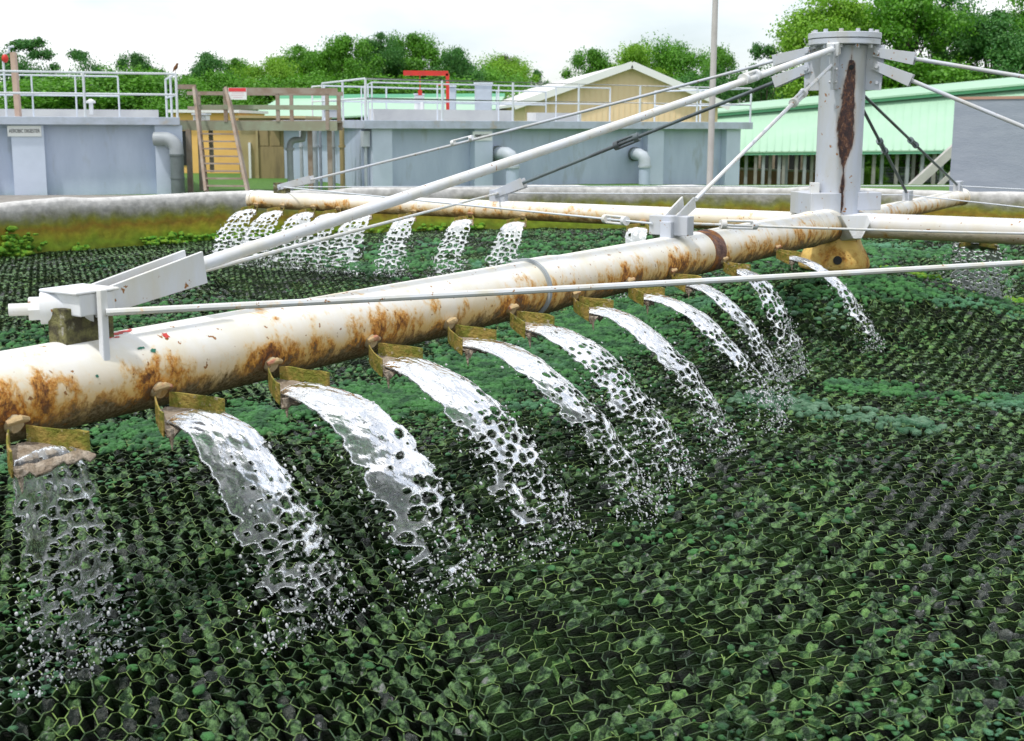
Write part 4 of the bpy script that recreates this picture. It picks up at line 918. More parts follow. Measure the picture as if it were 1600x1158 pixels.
# roof stub and lamp
for (x, y, r_, h_) in ((139, 157, .08, .28),):
    t = thing('roof_vent', (XY(x, 33.5), 33.5, 2.1), 'small white mushroom vent on the digester roof', 'vent'); mb = MB(); q = ony(x, 165, 33.5); mb.tube([(q.x, q.y, 1.97), (q.x, q.y, 2.26)], .055, 12); mb.build('stem', M['whitetrim'], t, smooth=True)
    mb = MB(); mb.tube([(q.x, q.y, 2.26), (q.x, q.y, 2.31), (q.x, q.y, 2.37)], [.12, .12, .03], 14); mb.build('cap', M['whitetrim'], t, smooth=True)
q0, q1 = ony(23, 88, 31.9), ony(25, 174, 31.9); mb = MB(); mb.beam(Vector((q1.x, q1.y, 1.90)), Vector((q1.x-.03, q1.y, q0.z)), .15, .12)
tag(mb.build('timber_post', M['postwood']), 'tan wooden post standing behind the digester railing', 'post')
q = ony(8, 80, 32.4); mb = MB(); mb.tube([(q.x-.13, q.y, 1.90), (q.x-.13, q.y, q.z-.28), (q.x-.09, q.y, q.z-.18), (q.x+.02, q.y, q.z-.12), (q.x+.04, q.y, q.z), (q.x+.16, q.y, q.z+.02)], .03, 8)
t = thing('swan_neck_lamp', (q.x, q.y, 2.06), 'thin swan neck lamp post at the far left of the digester roof', 'lamp'); mb.build('stem', M['rail'], t, smooth=True)
mb = MB(); mb.ball((q.x-.08, q.y, q.z-.28), .09, (1, 1, 1.2)); mb.build('fitting', M['red'], t, smooth=True)
# bird
q = ony(271, 114, 32.2); zt = 1.90+1.10; bx_, by_ = (SB-nl_*.06-dl*.05).x, (SB-nl_*.06-dl*.05).y
bd = MB(); pts = [(-.10, .0, -.02), (-.06, 0, .03), (-.02, 0, .07), (.02, 0, .11), (.045, 0, .155), (.06, 0, .185), (.085, 0, .19), (.11, 0, .182)]; rd = [.006, .02, .042, .048, .032, .03, .02, .003]
bd.tube([Vector((bx_+a*.8, by_, zt+.04+c_*1.0)) for a, b_, c_ in pts], rd, 10)
for s in (-1, 1): bd.tube([Vector((bx_, by_+s*.015, zt+.09)), Vector((bx_, by_+s*.015, zt-.02))], .004, 5)
tag(bd.build('bird', M['bird'], smooth=True), 'small brown bird perched on the corner post of the digester railing', 'bird')

def elbow_pipe(name, label, pts, rads, m, grp=None, collars=(), mcol=None, socket=None, n=20):
    t = thing(name, pts[-1], label, 'pipe', grp); mb = MB(); mb.tube(pts, rads, n); o = mb.build('elbow', M[m], t, smooth=True)
    for p, q, r_ in collars: mb = MB(); mb.tube([p, q], r_, n); mb.build('collar', M[mcol or m], t, smooth=True)
    if socket: mb = MB(); mb.tube([socket[0], socket[1]], socket[2], n); mb.build('wall_socket', M['darkpipe'], t, smooth=True)
    return t
def arcpts(c, r, a0, a1, ex, ey, n=8): return [c+ex*(r*math.cos(a0+(a1-a0)*i/n))+ey*(r*math.sin(a0+(a1-a0)*i/n)) for i in range(n+1)]
ex, ez = Vector((1, 0, 0)), Vector((0, 0, 1))
# overflow pipe beside the digester
Yp = 32.2; qx = XY(271, Yp); zc = ony(271, 240, Yp).z
arc = arcpts(Vector((qx-.30, Yp, zc)), .30, math.pi/2, 0, ex, ez)
elbow_pipe('overflow_pipe', 'large grey overflow pipe bending down beside the digester wall', [Vector((qx-.55, Yp, zc+.30))]+arc+[Vector((qx, Yp, zc-.12))], .175, 'greypipe')
t = bpy.context.scene.objects['overflow_pipe']; mb = MB(); mb.tube([(qx, Yp, zc-.12), (qx, Yp, -.1)], .17, 20); mb.tube([(qx, Yp, zc-.12), (qx, Yp, zc-.08)], .19, 20); mb.tube([(qx, Yp, zc-.70), (qx, Yp, zc-.66)], .185, 20); mb.build('down_pipe', M['darkpipe'], t, smooth=True)

# timber walkway and stairs between the tanks
YW = 33.2
WK = thing('timber_walkway', (XY(400, YW), YW, 0), 'weathered timber walkway with rails and stairs bridging the two tanks', 'walkway')
def zW(y, x=400, Y=YW): return ony(x, y, Y).z
def XW(x): return XY(x, YW)
mb = MB(); mb.beam((XW(273), YW, zW(200)), (XW(524), YW, zW(200)), .06, .24); mb.build('deck_beam', M['woodgreen'], WK)
mb = MB(); mb.beam((XW(273), YW+.5, zW(193)), (XW(524), YW+.5, zW(193)), 1.05, .05); mb.build('deck', M['wood'], WK)
mb = MB(); mb.beam((XW(273), YW+1.05, zW(200)), (XW(524), YW+1.05, zW(200)), .06, .22); mb.build('deck_beam', M['wood'], WK)
for (x0, x1, y, h, dy, m_) in ((352, 526, 145, .15, 0, 'wood'), (306, 526, 171, .12, 0, 'woodgreen'), (276, 526, 148, .10, 1.05, 'wood'), (276, 350, 172, .10, 1.05, 'wood'), (276, 306, 139.5, .12, 0, 'wood')):
    mb = MB(); mb.beam((XW(x0), YW+dy-.04, zW(y)), (XW(x1), YW+dy-.04, zW(y)), .045, h); mb.build('hand_rail', M[m_], WK)
for (x, y0, y1, dy, w) in ((293, 150, 306, 1.05, .10), (350.5, 141, 194, 0, .09), (432, 148, 193, 0, .09), (443, 150, 206, 1.0, .09), (509, 150, 206, 0, .09), (519, 150, 206, 1.0, .10), (291, 206, 306, .0, .13), (311, 206, 275, 1.05, .10), (478, 206, 306, .3, .12), (509, 206, 306, .3, .12)):
    mb = MB(); mb.beam((XW(x), YW+dy, zW(y0)), (XW(x), YW+dy, zW(y1)), .1, w, up=(1, 0, 0)); mb.build('post', M['wood'], WK)
# stairs: descend towards the viewer and to the right
YS = 31.3
for (xa, ya, xb, yb) in ((301, 142, 321, 304), (351, 142, 386, 304)):
    mb = MB(); p = ony(xa, ya, YW-.05); q = ony(xb, yb, YS); mb.beam(p, q, .07, .17, up=(0, 1, .2)); mb.build('stringer', M['wood'], WK)
for i in range(9):
    f = (213+11.6*i-142)/162.; y = 213+11.6*i; Y = YW+(YS-YW)*f
    p = ony(304+17*f, y, Y); q = ony(354+32*f, y, Y); mb = MB(); mb.beam(p, q, .20, .035); mb.build('tread', M['wood'], WK)
ws = thing('warning_sign', (XW(367), YW-.2, 2.4), 'small white warning sign with red header at the top of the timber stairs', 'sign')
p = ony(368, 150, YW-.2); mb = MB(); mb.box(p, (1, 0, 0), (0, 1, 0), (0, 0, 1), .47, .02, .30); mb.build('board', M['signw'], ws)
mb = MB(); mb.box(p+Vector((0, -.014, .10)), (1, 0, 0), (0, 1, 0), (0, 0, 1), .45, .006, .09); mb.build('header', M['signr'], ws)
mb = MB()
for i, w_ in enumerate((.30, .34, .24)): mb.box(p+Vector((.01, -.012, .02-.055*i)), (1, 0, 0), (0, 1, 0), (0, 0, 1), w_, .003, .016)
mb.build('faded_lettering', M['faded'], ws)

# right tank (primary clarifier)
CT = thing('clarifier_tank', (XY(850, 38), 38, 0), 'long blue grey clarifier tank across the middle with railed slab and pilasters', 'tank')
B0 = Vector((XY(561, 34.6), 34.6, 0)); B1 = Vector((XY(1148, 42.6), 42.6, 0)); db = (B1-B0).normalized(); nb = Vector((db.y, -db.x, 0))
B2 = Vector((XY(522, 38.8), 38.8, 0)); bk = -nb*9
mb = MB(); mb.prism([(B0.x, B0.y), (B1.x, B1.y), (B1.x+bk.x, B1.y+bk.y), (B2.x+bk.x*.6, B2.y+bk.y*.6), (B2.x, B2.y)], -.6, 1.62); mb.build('wall', M['tankpaint'], CT)
def onB(x): # point on front face at photo column x
    lo, hi = 0., (B1-B0).length
    for _ in range(40):
        m1 = (lo+hi)/2; p = B0+db*m1
        if 800+FPX*p.x/(p.y*_c+.2*_s) < x: lo = m1
        else: hi = m1
    return B0+db*lo
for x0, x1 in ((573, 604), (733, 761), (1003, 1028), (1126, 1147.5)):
    mb = MB(); mb.prism(quadp(onB(x0)+nb*.26, onB(x1)+nb*.26, .255, nb), -.6, 1.617); mb.build('pilaster', M['tankpaint_pale'], CT)
s0 = B0+nb*.42-db*.12; s1 = B1+nb*.42+db*.35; s2 = B2+Vector((-.35, -.1, 0))
mb = MB(); mb.prism([(s0.x, s0.y), (s1.x, s1.y), (s1.x+bk.x*1.1, s1.y+bk.y*1.1), (s2.x+bk.x*.7, s2.y+bk.y*.7), (s2.x, s2.y)], 1.622, 1.85); mb.build('roof_slab', M['slabpaint'], CT, bevel=.01)
railing([s2-nb*.06, s0-nb*.08+db*.1, s1-nb*.08-db*.06, s1-nb*5], 1.85, 1.10, 2.35, CT)
railing([s2+Vector((.8, 3, 0)), s0-nb*1.4+db*1.0, s1-nb*1.4-db*5.], 1.85, 1.05, 2.0, CT, r=.02)
railing([Vector((XY(486, 44), 44, 0)), Vector((XY(505, 43), 43, 0)), Vector((XY(850, 50), 50, 0))], 1.95, 1.05, 2.6, CT, r=.026)
mb = MB(); mb.prism(quadp(s0-nb*2.4+db*1.6, s0-nb*2.4+db*6.5, .3, nb), 1.851, 2.18); mb.prism(quadp(s0-nb*2.4+db*7.4, s0-nb*2.4+db*9.2, .5, nb), 1.851, 2.12); mb.build('kerb', M['decktop'], CT)
c_ = onB(744)+nb*.28; pz = ony(744, 213, c_.y)
sg2 = thing('clarifier_sign', c_, 'small pale sign reading PRIMARY CLARIFIER on the middle tank pilaster', 'sign'); mb = MB(); mb.box((c_.x, c_.y, pz.z), db, nb, (0, 0, 1), .66, .03, .26); mb.build('board', M['signw'], sg2)
text_mesh('PRIMARY CLARIFIER', .12, M['signt'], sg2, facing(Vector((c_.x, c_.y, pz.z))+nb*.02, db), .5)
mb = MB(); c_ = onB(566)+nb*.12; mb.box((c_.x, c_.y, 1.35), db, nb, (0, 0, 1), .2, .16, .42); mb.box((c_.x, c_.y, .5), db, nb, (0, 0, 1), .06, .06, 1.3); mb.build('conduit_box', M['greypipe2'], CT)
for i, (x, xd, yc, lab) in enumerate(((771, 798, 241, 'pale elbow pipe left of the two on the clarifier wall, near the sign'), (986, 1006, 240, 'pale elbow pipe right of the two on the clarifier wall, near the light pole'))):
    p = onB(x); px_ = onB(xd); Yq = p.y-.55; zc = ony(x, yc, Yq).z
    R0 = .20 if i == 0 else .19; st = Vector((XY(x+4, p.y), p.y-.02, zc)); en = Vector((XY(xd, Yq), Yq, zc-.35)); mid1 = Vector((XY(xd-9, Yq), Yq+.12, zc+.0)); mid2 = Vector((en.x-.04, Yq+.02, zc-.09))
    pts = [st, lerp(st, mid1, .6), mid1, mid2+Vector((-.02, .02, .03)), mid2+Vector((.03, 0, -.07)), en]
    elbow_pipe('elbow_pipe', lab, pts, R0, 'greypipe2', 'elbow pipes on the clarifier wall', [(en+Vector((0, 0, .02)), en-Vector((0, 0, .05)), R0*1.12)], None, (st+Vector((-.03, .05, 0)), st+Vector((.02, -.10, 0)), R0*1.15))
    t = C.objects['elbow_pipe' if i == 0 else 'elbow_pipe.001']; mb = MB(); mb.tube([en, Vector((en.x, en.y, -.4))], R0*.95, 18); mb.build('down_pipe', M['tankpaint'], t, smooth=True)
# gooseneck vent and other pipes near the tan building
Yg = 34.; g0 = XY(449, Yg); zt = ony(449, 232, Yg).z
arc = arcpts(Vector((g0+.18, Yg, zt)), .18, math.pi, math.pi/2, ex, ez)
t = thing('gooseneck_pipe', (g0, Yg, 0), 'grey gooseneck vent pipe standing in front of the tan block building', 'pipe'); mb = MB(); mb.tube([Vector((g0, Yg, -.1)), Vector((g0, Yg, zt-.15))]+arc+[Vector((g0+.36, Yg, zt+.20)), Vector((g0+.40, Yg, zt+.48))], .085, 14); mb.build('pipe', M['greypipe'], t, smooth=True)
mb = MB(); mb.tube([(g0, Yg, zt-.10), (g0, Yg, zt-.03)], .125, 14); mb.tube([(g0+.40, Yg, zt+.45), (g0+.40, Yg, zt+.52)], .13, 14); mb.build('flange', M['greypipe'], t, smooth=True)
for x, w, m_, lab in ((467, .05, 'greypipe2', 'thin grey riser pipe left of the post under the walkway'), (487, .10, 'greypipe2', 'pale wide riser pipe under the walkway end'), (531, .07, 'tan', 'tan riser pipe beside the clarifier side wall'), (497, .04, 'bluewall', 'thin blue pipe under the walkway end'), (517, .05, 'greypipe', 'thin grey pipe against the clarifier side wall')):
    q = Vector((XY(x, 35.2), 35.2, -.1)); t = thing('riser_pipe', q, lab, 'pipe', 'riser pipes under the walkway'); mb = MB(); mb.tube([q, q+Vector((0, 0, 1.75))], w, 12); mb.build('pipe', M[m_], t, smooth=True)
    mb = MB(); mb.tube([q+Vector((0, 0, 1.2)), q+Vector((0, 0, 1.26))], w*1.35, 12); mb.build('collar', M[m_], t, smooth=True)

# red hoist frame on the clarifier
YH = 39.5; H_ = thing('hoist_frame', (XY(695, YH), YH, 1.85), 'red steel hoist frame standing on the clarifier slab', 'hoist')
mb = MB(); p = ony(696, 116, YH); mb.beam((p.x, YH, 1.85), (p.x, YH, p.z), .10, .10, up=(1, 0, 0)); mb.build('post', M['red'], H_)
a, b = ony(627, 115.5, YH), ony(697, 115.5, YH); mb = MB(); mb.beam(a, b, .10, .15); mb.build('beam', M['red'], H_)
a, b = ony(678, 133.5, YH), ony(697, 133.5, YH); mb = MB(); mb.beam(a, b, .05, .05); mb.build('brace', M['red'], H_)
p = ony(653, 128, YH); mb = MB(); mb.tube([(p.x, YH, p.z+.25), (p.x, YH, p.z-.3)], .015, 6); mb.box((p.x, YH, p.z-.35), (1, 0, 0), (0, 1, 0), (0, 0, 1), .12, .12, .16); mb.build('hoist_chain', M['red'], H_)
# plant machinery seen between the rails
for i, (x, y0, y1, w, Y, m_, lab) in enumerate(((752, 132, 178, 26, 47, 'greypipe2', 'pale control cabinet behind the clarifier railing'), (704, 137, 180, 10, 46, 'greypipe2', 'narrow pale cabinet right of the red hoist'), (652, 150, 178, 14, 46, 'whitetrim', 'white pump housing left of the red hoist'), (312, 184, 200, 20, 36, 'whitetrim', 'white motor unit behind the walkway rail'), (516, 175, 186, 26, 41, 'decktop', 'pale concrete block at the end of the walkway'))):
    q = ony(x, y0, Y); q1 = ony(x, y1, Y); t = thing('equipment_cabinet', (q.x, Y, q1.z), lab, 'cabinet', 'equipment cabinets on the tanks'); ww = w/FPX*Y; mb = MB(); mb.box((q.x, Y, (q.z+q1.z)/2), (1, 0, 0), (0, 1, 0), (0, 0, 1), ww, .5, q.z-q1.z); mb.build('body', M[m_], t, bevel=.03)
    mb = MB(); mb.box((q.x, Y-.02, q.z+.03), (1, 0, 0), (0, 1, 0), (0, 0, 1), ww*1.12, .6, .05); mb.build('lid', M['rail'], t)

# ------------------------------------------------------------------ buildings
def zP(y, Y, x=400): return ony(x, y, Y).z
OB = thing('ochre_building', (XY(320, 46), 46, 0), 'low ochre yellow building with white fascia behind the timber stairs', 'building')
Y = 46; mb = MB(); mb.bx(XY(268, Y), XY(369, Y), Y, Y+5, -.3, zP(180, Y)); mb.build('wall', M['orange'], OB)
mb = MB(); mb.bx(XY(262, Y), XY(374, Y), Y-.3, Y+5.2, zP(180, Y)+.004, zP(176, Y)+.02); mb.build('roof', M['whitetrim'], OB)
mb = MB(); mb.bx(XY(279, Y), XY(287, Y), Y-.03, Y+.02, zP(262, Y), zP(208, Y)); w_ = mb.build('window', M['dark'], OB); mb = MB(); mb.bx(XY(287, Y), XY(289.5, Y), Y-.05, Y-.004, zP(264, Y), zP(206, Y)); mb.build('frame', M['whitetrim'], w_)
TB = thing('tan_building', (XY(430, 42), 42, 0), 'tan block building with streaked panels between the stairs and the clarifier', 'building')
Y = 42; mb = MB(); mb.bx(XY(370, Y), XY(474, Y), Y, Y+6, -.3, zP(188, Y)); mb.build('wall', M['tan'], TB)
mb = MB(); mb.bx(XY(366, Y), XY(476, Y), Y-.2, Y+6, zP(188, Y)+.003, zP(184, Y)); mb.build('roof', M['tan'], TB)
for x0, x1, y0, y1 in ((400, 440, 232, 293), (402, 416, 206, 231), (420, 434, 206, 231), (438, 455, 206, 231), (443, 466, 232, 293)):
    mb = MB(); mb.bx(XY(x0, Y), XY(x1, Y), Y-.05, Y-.003, zP(y1, Y), zP(y0, Y)); mb.build('panel', M['tandark'], TB)
for x in (385, 397): mb = MB(); mb.bx(XY(x, Y), XY(x+3.5, Y), Y-.12, Y-.005, -.2, zP(206 if x > 390 else 226, Y)); mb.build('pilaster', M['whitetrim'] if x == 385 else M['tan'], TB)
# long mint-roofed shed in the far centre
GB = thing('green_roof_shed', (XY(560, 64), 64, 0), 'long low shed with mint green roof seen behind the walkway rails', 'shed')
Y = 62; xa, xb = XY(372, Y), XY(772, Y+4)
mb = MB(); mb.add([(xa, Y, zP(193, Y)), (xb, Y+4, zP(172, Y+4)), (xb+.4, Y+9, zP(152, Y+9)), (xa+.8, Y+6, zP(157, Y+6)), (xa, Y, zP(193, Y)-.08), (xb, Y+4, zP(172, Y+4)-.08), (xb+.4, Y+9, zP(152, Y+9)-.08), (xa+.8, Y+6, zP(157, Y+6)-.08)], [(0, 1, 2, 3), (7, 6, 5, 4), (0, 4, 5, 1), (1, 5, 6, 2), (2, 6, 7, 3), (3, 7, 4, 0)]); mb.build('roof', M['mint'], GB)
mb = MB(); mb.beam((xa+.7, Y+6.1, zP(156, Y+6)+.05), (xb+.4, Y+9.1, zP(152, Y+9)+.05), .3, .22); mb.build('ridge_cap', M['mintdark'], GB)
mb = MB(); mb.prism([(xa, Y+.3), (xb-.1, Y+4.3), (xb, Y+8), (xa+.8, Y+5.7)], -.5, zP(193, Y)-.1); mb.build('wall', M['whitetrim'], GB)
# cream gable building
CB = thing('cream_gable_building', (XY(980, 60), 60, 0), 'cream metal building with white gable roof beyond the clarifier', 'building')
Y = 57.; pk = ony(983, 101, Y); el_, er_ = ony(812, 163, Y), ony(1124, 161, Y); dv = Vector((-.0904, 1, 0)).normalized(); LN = 84.
zb = -.5
mb = MB(); face = [Vector((el_.x+.15, Y, zb)), Vector((er_.x-.15, Y, zb)), Vector((er_.x-.15, Y, er_.z)), Vector((pk.x, Y, pk.z-.05)), Vector((el_.x+.15, Y, el_.z))]
mb.extr(face, dv*LN); mb.build('wall', M['cream'], CB)
for i in range(34):
    x = el_.x+.3+(er_.x-el_.x-.6)*i/33; zt = (el_.z+(pk.z-el_.z)*(x-el_.x)/(pk.x-el_.x)) if x < pk.x else (er_.z+(pk.z-er_.z)*(er_.x-x)/(er_.x-pk.x)); mb = mb if i else MB(); mb.bx(x-.02, x+.02, Y-.03, Y-.002, zb, zt-.22)
mb.build('siding_ribs', M['cream'], CB)
for e, nm in ((el_, 'roof'), (er_, 'roof')):
    mb = MB(); out_ = Vector((e.x, Y, e.z))+(Vector((e.x, Y, e.z))-Vector((pk.x, Y, pk.z))).normalized()*.35; p1 = Vector((pk.x, Y-.4, pk.z)); p2 = Vector((out_.x, Y-.4, out_.z)); mb.extr([p1, p2, p2+dv*(LN+.6), p1+dv*(LN+.6)], Vector((0, 0, .13))); r_o = mb.build(nm, M['whiteroof'], CB)
    mb = MB(); mb.beam(p1+Vector((0, -.03, .02)), p2+Vector((0, -.03, .02)), .05, .30, up=(0, 0, 1)); mb.build('fascia', M['whitetrim'], r_o)
# long open mint shed at the right
RS = thing('open_green_shed', (XY(1330, 72), 72, -2), 'long open sided shed with mint green roof and many posts at the right', 'shed')
Y0, Y1 = 74., 60.
e0, e1 = ony(1060, 236, 72), ony(1640, 226, 62); t0, t1 = ony(1060, 179, 76), ony(1640, 124, 68)
def slab4(P, th, nm, m, par): mb = MB(); mb.extr(P, Vector((0, 0, -th))); return mb.build(nm, M[m], par)
slab4([e0, e1, t1, t0], .06, 'roof', 'mint', RS)
mb = MB()
for i in range(1, 46): f = i/46; mb.beam(lerp(e0, e1, f)+Vector((0, -.02, .03)), lerp(t0, t1, f)+Vector((0, -.02, .012)), .045, .022)
rr_o = mb.build('roof_ribs', M['mint'], RS); rr_o['kind'] = 'stuff'
u0, u1 = ony(1060, 180, 75.5), ony(1640, 122, 67.5); w0, w1 = ony(1060, 168, 79), ony(1640, 108, 71)
slab4([u0+Vector((0, -.5, .08)), u1+Vector((0, -.5, .08)), w1, w0], .10, 'upper_roof', 'mint', RS)
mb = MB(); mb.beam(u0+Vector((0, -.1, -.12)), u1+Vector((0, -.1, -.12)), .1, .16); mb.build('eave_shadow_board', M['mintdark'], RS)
mb = MB(); mb.beam(e0+Vector((0, .1, -.12)), e1+Vector((0, .1, -.12)), .08, .14); mb.build('eave_beam', M['mintdark'], RS)
M['slat'] = mat('shed_post', (.24, .24, .22), .8, 0, (.34, .33, .3), 2)
for i, x in enumerate((1168, 1181, 1193, 1206, 1218, 1225, 1232, 1245, 1258, 1272, 1349, 1367, 1383, 1403, 1420, 1433, 1443, 1462, 1478)):
    f = (x-1060)/580; q = lerp(e0, e1, f); q = Vector((XY(x, q.y), q.y+.15+(.4 if i % 3 == 0 else 0), 0)); mb = MB(); mb.beam((q.x, q.y, -2.3), (q.x, q.y, lerp(e0, e1, f).z-.1), .16, .16, up=(1, 0, 0)); mb.build('post', M['slat' if i % 2 else 'greypipe'], RS)
mb = MB(); mb.beam(ony(1500, 216, 64), ony(1418, 292, 64), .35, .42); mb.build('brace', M['pole'], RS)
mb = MB(); mb.beam(ony(1500, 250, 64), ony(1465, 285, 64), .2, .22); mb.build('brace', M['pole'], RS)
pw = thing('pink_block_wall', (XY(1220, 78), 78, -2), 'low pinkish block wall inside the open green roofed shed', 'wall'); a, b = ony(1152, 263, 77), ony(1292, 263, 73)
mb = MB(); mb.prism([(a.x, a.y), (b.x, b.y), (b.x, b.y+.4), (a.x, a.y+.4)], -2.6, a.z); mb.build('wall', M['pinkwall'], pw)
mb = MB(); mb.prism([(a.x-.05, a.y-.05), (b.x+.05, b.y-.05), (b.x+.05, b.y+.45), (a.x-.05, a.y+.45)], a.z+.003, a.z+.12); mb.build('coping', M['pole'], pw)
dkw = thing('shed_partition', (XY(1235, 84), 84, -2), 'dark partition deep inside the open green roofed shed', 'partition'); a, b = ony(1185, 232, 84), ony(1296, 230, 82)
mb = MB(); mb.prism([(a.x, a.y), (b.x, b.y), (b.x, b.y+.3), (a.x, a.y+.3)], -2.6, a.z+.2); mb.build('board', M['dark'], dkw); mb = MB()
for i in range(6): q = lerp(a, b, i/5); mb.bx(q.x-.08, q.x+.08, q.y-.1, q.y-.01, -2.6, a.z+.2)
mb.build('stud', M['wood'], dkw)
# chain link fence
M['fence'] = mat('fence_wire', (.28, .33, .36), .5)
FN = thing('chain_link_fence', (XY(1420, 86), 86, -2), 'grey chain link fence seen under the open shed roof', 'fence'); mb = MB(); a, b = XY(1345, 86), XY(1485, 86); z0, z1 = zP(288, 86, 1400), zP(257, 86, 1400)
for i in range(60):
    x = a+(b-a)*i/59; mb.beam((x, 86, z0), (x+.35, 86, z1), .03, .012, up=(0, 1, 0)); mb.beam((x, 86, z1), (x+.35, 86, z0), .03, .012, up=(0, 1, 0))
mb.build('wire_mesh', M['fence'], FN)
mb = MB(); mb.tube([(a, 86, z1), (b, 86, z1)], .04, 6); mb.build('top_rail', M['rail'], FN)
for i in range(6): x = a+(b-a)*i/5; mb = MB(); mb.tube([(x, 86, z0-.3), (x, 86, z1+.1)], .05, 6); mb.build('post', M['rail'], FN)
# blue-grey tank wall at the right
BT = thing('blue_tank', (XY(1560, 27), 27, 0), 'flat blue grey tank wall cut by the right edge of the photo', 'tank'); a = ony(1485, 220, 27); b = ony(1760, 200, 24.2); dq = (Vector((b.x, b.y, 0))-Vector((a.x, a.y, 0))).normalized(); nq = Vector((dq.y, -dq.x, 0))
ztop = ony(1490, 146, 27).z
mb = MB(); mb.prism(quadp(Vector((a.x, a.y, 0)), Vector((b.x, b.y, 0)), 7, nq), -.3, ztop-.06); mb.build('wall', M['bluewall'], BT)
mb = MB(); mb.prism(quadp(Vector((a.x, a.y, 0))+nq*.02-dq*.02, Vector((b.x, b.y, 0))+nq*.02, 7, nq), ztop-.057, ztop); mb.build('coping', M['pinkwall'], BT)
# light pole
P0 = Vector((XY(1109, 33), 33, 0)); LP_ = thing('light_pole', P0, 'tall slim concrete light pole in front of the clarifier tank', 'pole'); mb = MB(); mb.tube([P0+Vector((0, 0, -.1)), P0+Vector((0, 0, 4)), P0+Vector((0, 0, 8.5))], [.085, .078, .062], 14); mb.build('shaft', M['pole'], LP_, smooth=True)
mb = MB(); mb.tube([P0+Vector((0, 0, 8.4)), P0+Vector((0, -.5, 8.7)), P0+Vector((0, -1.2, 8.75))], .035, 8); mb.build('bracket', M['pole'], LP_, smooth=True)
mb = MB(); mb.box(P0+Vector((0, -1.45, 8.74)), (1, 0, 0), (0, 1, 0), (0, 0, 1), .28, .6, .12); mb.build('lamp_head', M['rail'], LP_, bevel=.03)
mb = MB(); mb.box(P0+Vector((0, 0, -.02)), (1, 0, 0), (0, 1, 0), (0, 0, 1), .35, .35, .05); mb.build('base_plate', M['rail'], LP_)
# traffic cone glimpsed under the shed
for x, Y, lab in ((1188, 62, 'orange traffic cone standing in front of the pink block wall'),):
    z = float(gz(XY(x, Y), Y)); q = Vector((XY(x, Y), Y, z)); t = thing('traffic_cone', q, lab, 'cone'); mb = MB(); mb.tube([q+Vector((0, 0, .04)), q+Vector((0, 0, .75))], [.2, .04], 14); mb.build('cone', mat('cone_orange', (.8, .25, .02), .6), t, smooth=True); mb = MB(); mb.box(q+Vector((0, 0, .02)), (1, 0, 0), (0, 1, 0), (0, 0, 1), .5, .5, .04); mb.build('base', M['dark'], t)

# ------------------------------------------------------------------ trees
def tree_mesh(seed, H, Wd, trunk_h, n_cl, leaves, leaf, squat=1.):
    k = np.random.RandomState(seed); rg = random.Random(seed); tb = MB(); tb.tube([(0, 0, -.2), (.05*H*.1, 0, trunk_h*.6), (rg.uniform(-.2, .2), rg.uniform(-.2, .2), trunk_h), (rg.uniform(-.4, .4), rg.uniform(-.3, .3), H*.75)], [.028*H, .022*H, .018*H, .005*H], 9, wob=.1, seed=seed)
    cl = []
    for i in range(n_cl):
        a = rg.uniform(0, 2*math.pi); zf = rg.random()**.8; prof = math.sin(math.pi*(.12+.80*zf))**.65; r = Wd/2*prof*math.sqrt(rg.random())*(.75+.6*rg.random())
        z = trunk_h*.75+(H-trunk_h*.75)*zf*rg.uniform(.9, 1.06); cl.append((r*math.cos(a), r*math.sin(a), z, rg.choice((.07, .09, .11, .15, .18))*Wd))
        if i % 3 == 0:
            z0 = trunk_h*.8+(z-trunk_h*.8)*.35; tb.tube([(0, 0, z0), (r*math.cos(a)*.5, r*math.sin(a)*.5, (z0+z)/2+.1), (r*math.cos(a), r*math.sin(a), z)], [.010*H, .006*H, .002*H], 6)
    V = []; 
    per = leaves//n_cl
    for (x, y, z, r) in cl:
        d = k.randn(per, 3); d /= np.linalg.norm(d, axis=1, keepdims=True); rr = r*k.rand(per)**.38*np.clip(1+.3*k.randn(per), .4, 1.4)
        P = np.array([x, y, z])+d*rr[:, None]*np.array([1.15, 1.15, .72])
        nrm = d*.6+k.randn(per, 3)*.6+np.array([0, 0, .5]); nrm /= np.linalg.norm(nrm, axis=1, keepdims=True); t1 = np.cross(nrm, k.randn(per, 3)); t1 /= np.linalg.norm(t1, axis=1, keepdims=True); t2 = np.cross(nrm, t1)
        s = leaf*(.6+.8*k.rand(per))[:, None]
        V.append(np.stack([P-t1*s*.5, P+t2*s*.32+nrm*s*.08, P+t1*s*.5, P-t2*s*.32+nrm*s*.08], 1))
    V = np.concatenate(V).reshape(-1, 3); Q = np.arange(len(V)).reshape(-1, 4)
    return tb, V, Q
TM = {}
def make_variant(key, *a):
    tb, V, Q = tree_mesh(*a); TM[key] = (tb, V, Q, {})
make_variant('round', 3, 9, 7.5, 2.2, 74, 36000, .21)
make_variant('tall', 5, 13, 8.5, 3., 84, 44000, .23)
make_variant('airy', 8, 9, 6.5, 2.4, 38, 14000, .21)
make_variant('wide', 12, 8, 10, 1.6, 90, 42000, .21)
